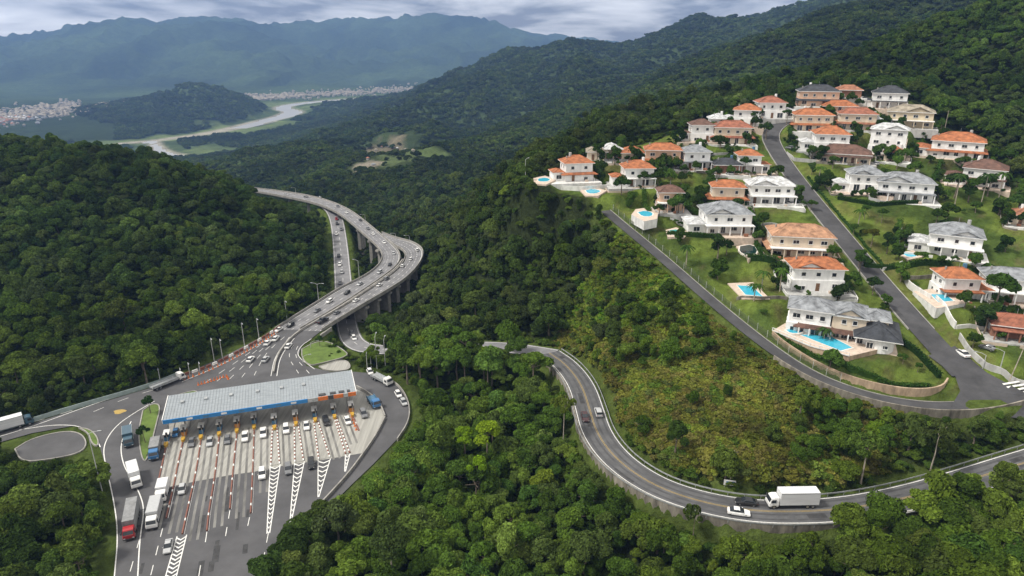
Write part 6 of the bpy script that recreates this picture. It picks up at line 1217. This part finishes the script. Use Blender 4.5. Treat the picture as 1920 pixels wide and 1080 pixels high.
GT = [(1165, 372, 7, 4.6, 'big round dark tree in front of the low orange roofed house'), (1206, 352, 6, 3.2, 'light green tree at the right corner of the low orange roofed house'), (1272, 402, 9, 5.2, 'big dark spreading tree hiding the brown roofed peach house'), (1345, 492, 8, 4.2, 'dark rounded tree between the lawn and the covered pool'), (1362, 482, 5, 3, 'smaller tree right behind the dark rounded lawn tree'), (1120, 305, 7, 4, 'round tree in front of the small beige bungalow'), (1620, 412, 5, 2.4, 'round tree left on the upper lawn right of the road'), (1652, 418, 5, 2.2, 'narrow dark tree right on the upper lawn'),
      (1600, 440, 4, 2.2, 'small tree at the kerb of the upper lawn'), (1632, 462, 6, 3.2, 'yellowish tree beside the hedge below the upper lawn'), (1662, 475, 6, 3.2, 'tree left of the small pool at the veranda'), (1862, 588, 12, 5.6, 'very large dark tree in front of the orange roofed house at the right'), (1845, 622, 7, 4, 'dark tree on the lawn below the very large dark tree'), (1412, 236, 7, 4, 'dark tree left of the upper road bend'), (1436, 262, 8, 4, 'tall dark tree at the inner side of the upper road bend'), (1474, 238, 7, 2.6, 'narrow dark tree at the right side of the road bend'),
      (1395, 328, 7, 3, 'tree between the brick bungalow and the white house'), (1612, 512, 6, 3.2, 'dark tree at the roadside right of the orange gabled house'), (1636, 552, 5.5, 3, 'tree at the roadside behind the grey villa roofs'), (1610, 500, 5, 2.8, 'tree behind the orange gabled roof'), (1788, 372, 9, 5, 'big dark tree below the brown roofed house'), (1815, 380, 8, 4.6, 'second big dark tree below the brown roofed house'), (1850, 372, 8, 5, 'dark tree at the forest edge right of the brown roofed house'), (1905, 400, 9, 5, 'dark tree at the right edge above the grey roofed house'), (1885, 330, 9, 5, 'tree on the forest edge right of the brown roof'), (1560, 318, 5, 2.8, 'tree on the lawn left of the pale twin house'), (1725, 505, 4, 2.6, 'small tree at the wall behind the walled pool'), (1690, 690, 2.6, 1.6, 'small clipped tree in the corner garden of the villa'), (1720, 700, 2.4, 1.5, 'second clipped tree in the corner garden of the villa'), (1640, 610, 4, 2.2, 'tree hugging the right corner of the villa'), (1655, 580, 4.5, 2.6, 'roadside tree right of the charcoal roof'), (1520, 395, 4, 2.2, 'small tree at the kerb right of the white gabled house'), (1235, 408, 4.5, 2.6, 'dark tree right of the raised pool'), (1330, 345, 5, 2.8, 'tree below the terrace of the blue grey house'), (1300, 395, 5, 3, 'tree behind the wide white house'), (1245, 340, 5, 2.8, 'tree in front of the peach house with skirt roof')]
for px_, py_, h_, r_, lb in GT:
    p = N_(px_, py_); p.z = float(H(p.x, p.y)); bb = .75 + .5 * random.random(); tree(p, h_, r_, lb, (bb * (1.6 if 'yellowish' in lb else .9), bb * 1.0, bb * .8), random.choice(GAR), zs=.9, name='garden_tree')
# shrubs scattered in the gardens
hx = np.array([(p.x, p.y, r_) for p, r_ in [(Vector((a, b, 0)), c_) for a, b, z, c_ in PADS]]); ex = np.array(ESTATE); n_ = 0
pools_px = [(1020, 337), (1112, 358), (1208, 402), (1270, 436), (1404, 545), (1404, 470), (1490, 620), (1550, 640), (1600, 650), (1708, 478), (1765, 560)]
pl_ = [N_(*p) for p in pools_px]; lawns = [(1455, 402, 13), (1320, 470, 8), (1660, 400, 11), (1590, 350, 4), (1700, 690, 8), (1500, 600, 6)]; lw = [(N_(a, b), c_) for a, b, c_ in lawns]
n_s = n_t = 0
while n_s < 285 or n_t < 262:
    t_ = random.random(); x = random.uniform(ex[:, 0].min(), ex[:, 0].max()); y = random.uniform(ex[:, 1].min(), ex[:, 1].max())
    if t_ < .68: hp = hx[random.randrange(len(HOUSES))]; th_ = random.uniform(0, 6.28); rr_ = hp[2] + random.uniform(-.8, 4.5); x, y = hp[0] + math.cos(th_) * rr_, hp[1] + math.sin(th_) * rr_
    a = np.array([x]); b = np.array([y])
    se = sdist(a, b, ESTATE)[0]
    if se < 1 or ldist(a, b, MR)[0][0] < 5.2 or ldist(a, b, UR)[0][0] < 4.4: continue
    z = float(H(x, y)); px_, py_, d_ = proj(x, y, z)
    if px_ < -20 or px_ > 1940 or py_ > 745 and px_ > 1720: continue
    if min(np.hypot(hx[:, 0] - x, hx[:, 1] - y) - hx[:, 2]) < -1.0 or min(math.hypot(p.x - x, p.y - y) for p in pl_) < 7 or any(math.hypot(p.x - x, p.y - y) < c_ for p, c_ in lw): continue
    big_ = random.random() < .5; r_ = random.uniform(1.9, 3.7) if big_ else random.uniform(.9, 1.8); h_ = r_ * random.uniform(1.35, 1.75) if big_ else r_ * 1.2
    if hides(a, b, np.array([z]), np.array([h_]), np.array([r_]))[0] and False: continue
    if (n_t if big_ else n_s) >= (262 if big_ else 285): continue
    n_t += big_; n_s += not big_; bb = random.uniform(.65, 1.3); where = 'upper' if py_ < 300 else 'middle' if py_ < 460 else 'lower'; side = 'left of' if px_ < np.interp(py_, [250, 745], [1446, 1840]) else 'right of'
    sh = random.choice(['dark', 'mid', 'fresh']); tn = {'dark': .7, 'mid': 1.0, 'fresh': 1.35}[sh]; nm = 'garden_tree' if big_ else 'shrub'; ct = 'tree' if big_ else 'shrub'
    tree((x, y, z), h_, r_, f'{sh} green {"bushy garden tree" if big_ else "low rounded shrub"} in the {where} gardens {side} the steep road', (tn, tn * 1.05, tn * .8), random.choice(GAR), zs=1.15 if big_ else .9, name=nm, cat=ct, group=f'{sh} {ct}s {where} {side} road', tr=.07 if big_ else 0); n_ += 1
def hedge(pts, label, wd=1.3, h_=1.4, dens=26, tnt=(.8, .95, .8), off=None):
    q = off if off is not None else resample([N_(*p) for p in pts], .5); q = np.array(q)[:, :3].copy(); q[:, 2] = H(q[:, 0], q[:, 1]); g = np.random.default_rng(len(q)); n_ = len(q) * dens; i = g.integers(0, len(q), n_); f = g.uniform(-1, 1, (n_, 3)); m_ = g.integers(0, 3, n_); s_ = np.sign(f); top = g.random(n_) < .5
    P_ = np.stack([f[:, 0] * wd / 2, f[:, 1] * wd / 2, np.where(top, h_, g.random(n_) * h_)], 1) + q[i] + g.normal(size=(n_, 3)) * .1; t1 = g.normal(size=(n_, 3)); t1 /= np.linalg.norm(t1, axis=1)[:, None]; t2 = np.cross(t1, g.normal(size=(n_, 3))); t2 /= np.linalg.norm(t2, axis=1)[:, None]
    V4 = np.stack([P_ + t1 * .24, P_ + t2 * .18, P_ - t1 * .24, P_ - t2 * .18], 1).reshape(-1, 3); me = bpy.data.meshes.new('hedge'); mb = MB(); wall_line(mb, q, h_ * .9, wd * .7, .5); vv = np.concatenate([V4, np.array(mb.v)]); me.from_pydata(vv.tolist(), [], np.arange(4 * n_).reshape(-1, 4).tolist() + [[a + 4 * n_ for a in f_] for f_ in mb.f]); me.materials.append(M['garden']); me.update()
    o = tag(ob('hedge', me), label, 'hedge'); o['tint'] = list(tnt); return o
hedge([(1458, 628), (1525, 674), (1600, 704), (1680, 722), (1740, 725)], 'clipped hedge on top of the curved beige retaining wall', 1.4, .9)
hedge([(1760, 712), (1725, 672), (1690, 645)], 'tall hedge along the road side of the villa corner garden', 1.4, 1.6)
hedge([(1400, 497), (1470, 500), (1580, 498)], 'dark hedge behind the tan roofed villa garden', 2.2, 1.8, tnt=(.65, .8, .7))
hedge([(1620, 500), (1700, 505), (1780, 504)], 'dark hedge below the deep veranda lawn', 1.8, 1.5, tnt=(.65, .8, .7))
hedge([(1250, 446), (1300, 452), (1400, 448)], 'hedge in front of the wide white house', 1.5, 1.4)
hedge([(1570, 375), (1640, 388), (1720, 386)], 'hedge along the front of the pale twin houses', 1.6, 1.3)
hedge([(1545, 362), (1590, 420), (1650, 480), (1690, 516)], 'long low hedge along the right verge of the steep road', 1.0, .8, off=offset(MR, 5.6)[int(len(MR) * .35):int(len(MR) * .7)])
hedge([(1390, 385), (1400, 386)], 'short hedge left of the pale gabled house', 1.4, 1.4)

for i, (h, (P_, W_, D_, yaw)) in enumerate(zip(HOUSES, HPL)):
    r = random.Random(i + 77); sd_ = r.choice((-1, 1)); x = sd_ * (W_ / 2 + 4.2)
    if r.random() < .25: continue
    q = np.array([(*local(P_, yaw, x, y), 0.0) for y in np.arange(-4, D_ + 4, .5)]); 
    if min(ldist(q[:, 0], q[:, 1], MR)[0].min(), ldist(q[:, 0], q[:, 1], UR)[0].min()) < 4.8 or sdist(q[:, 0], q[:, 1], ESTATE).min() < .5: continue
    if min(np.hypot(a - P2.x + math.sin(y2) * d2 / 2, b - P2.y - math.cos(y2) * d2 / 2) - max(w2, d2) * .45 for j, (P2, w2, d2, y2) in enumerate(HPL) if j != i for a, b in q[::6, :2]) < 0: continue
    hedge(None, f'{"dark" if i % 2 else "green"} clipped hedge {"left" if sd_ < 0 else "right"} of the {" ".join(h[8].split()[:9])}', r.uniform(1.2, 2.2), r.uniform(1.2, 2.4), 26, (.75, .9, .75) if i % 2 else (1.1, 1.2, .9), off=q)
# ------------------------------------------------------------------ haze
hz = newmat('haze'); t = hz.node_tree; pv = t.nodes.new('ShaderNodeVolumePrincipled'); oo = t.nodes.new('ShaderNodeOutputMaterial'); t.links.new(pv.outputs[0], oo.inputs['Volume'])
pv.inputs['Color'].default_value = (.23, .39, .76, 1); pv.inputs['Density'].default_value = HAZE = .00009; pv.inputs['Anisotropy'].default_value = .0
TOPZ = max(float(GRID.max()) + 30, 300)
tag(MB().box((0, 5600, (TOPZ + float(GRID.min()) - 2) / 2), (27000, 12400, TOPZ - float(GRID.min()) + 2)).build('haze', hz), kind='stuff')
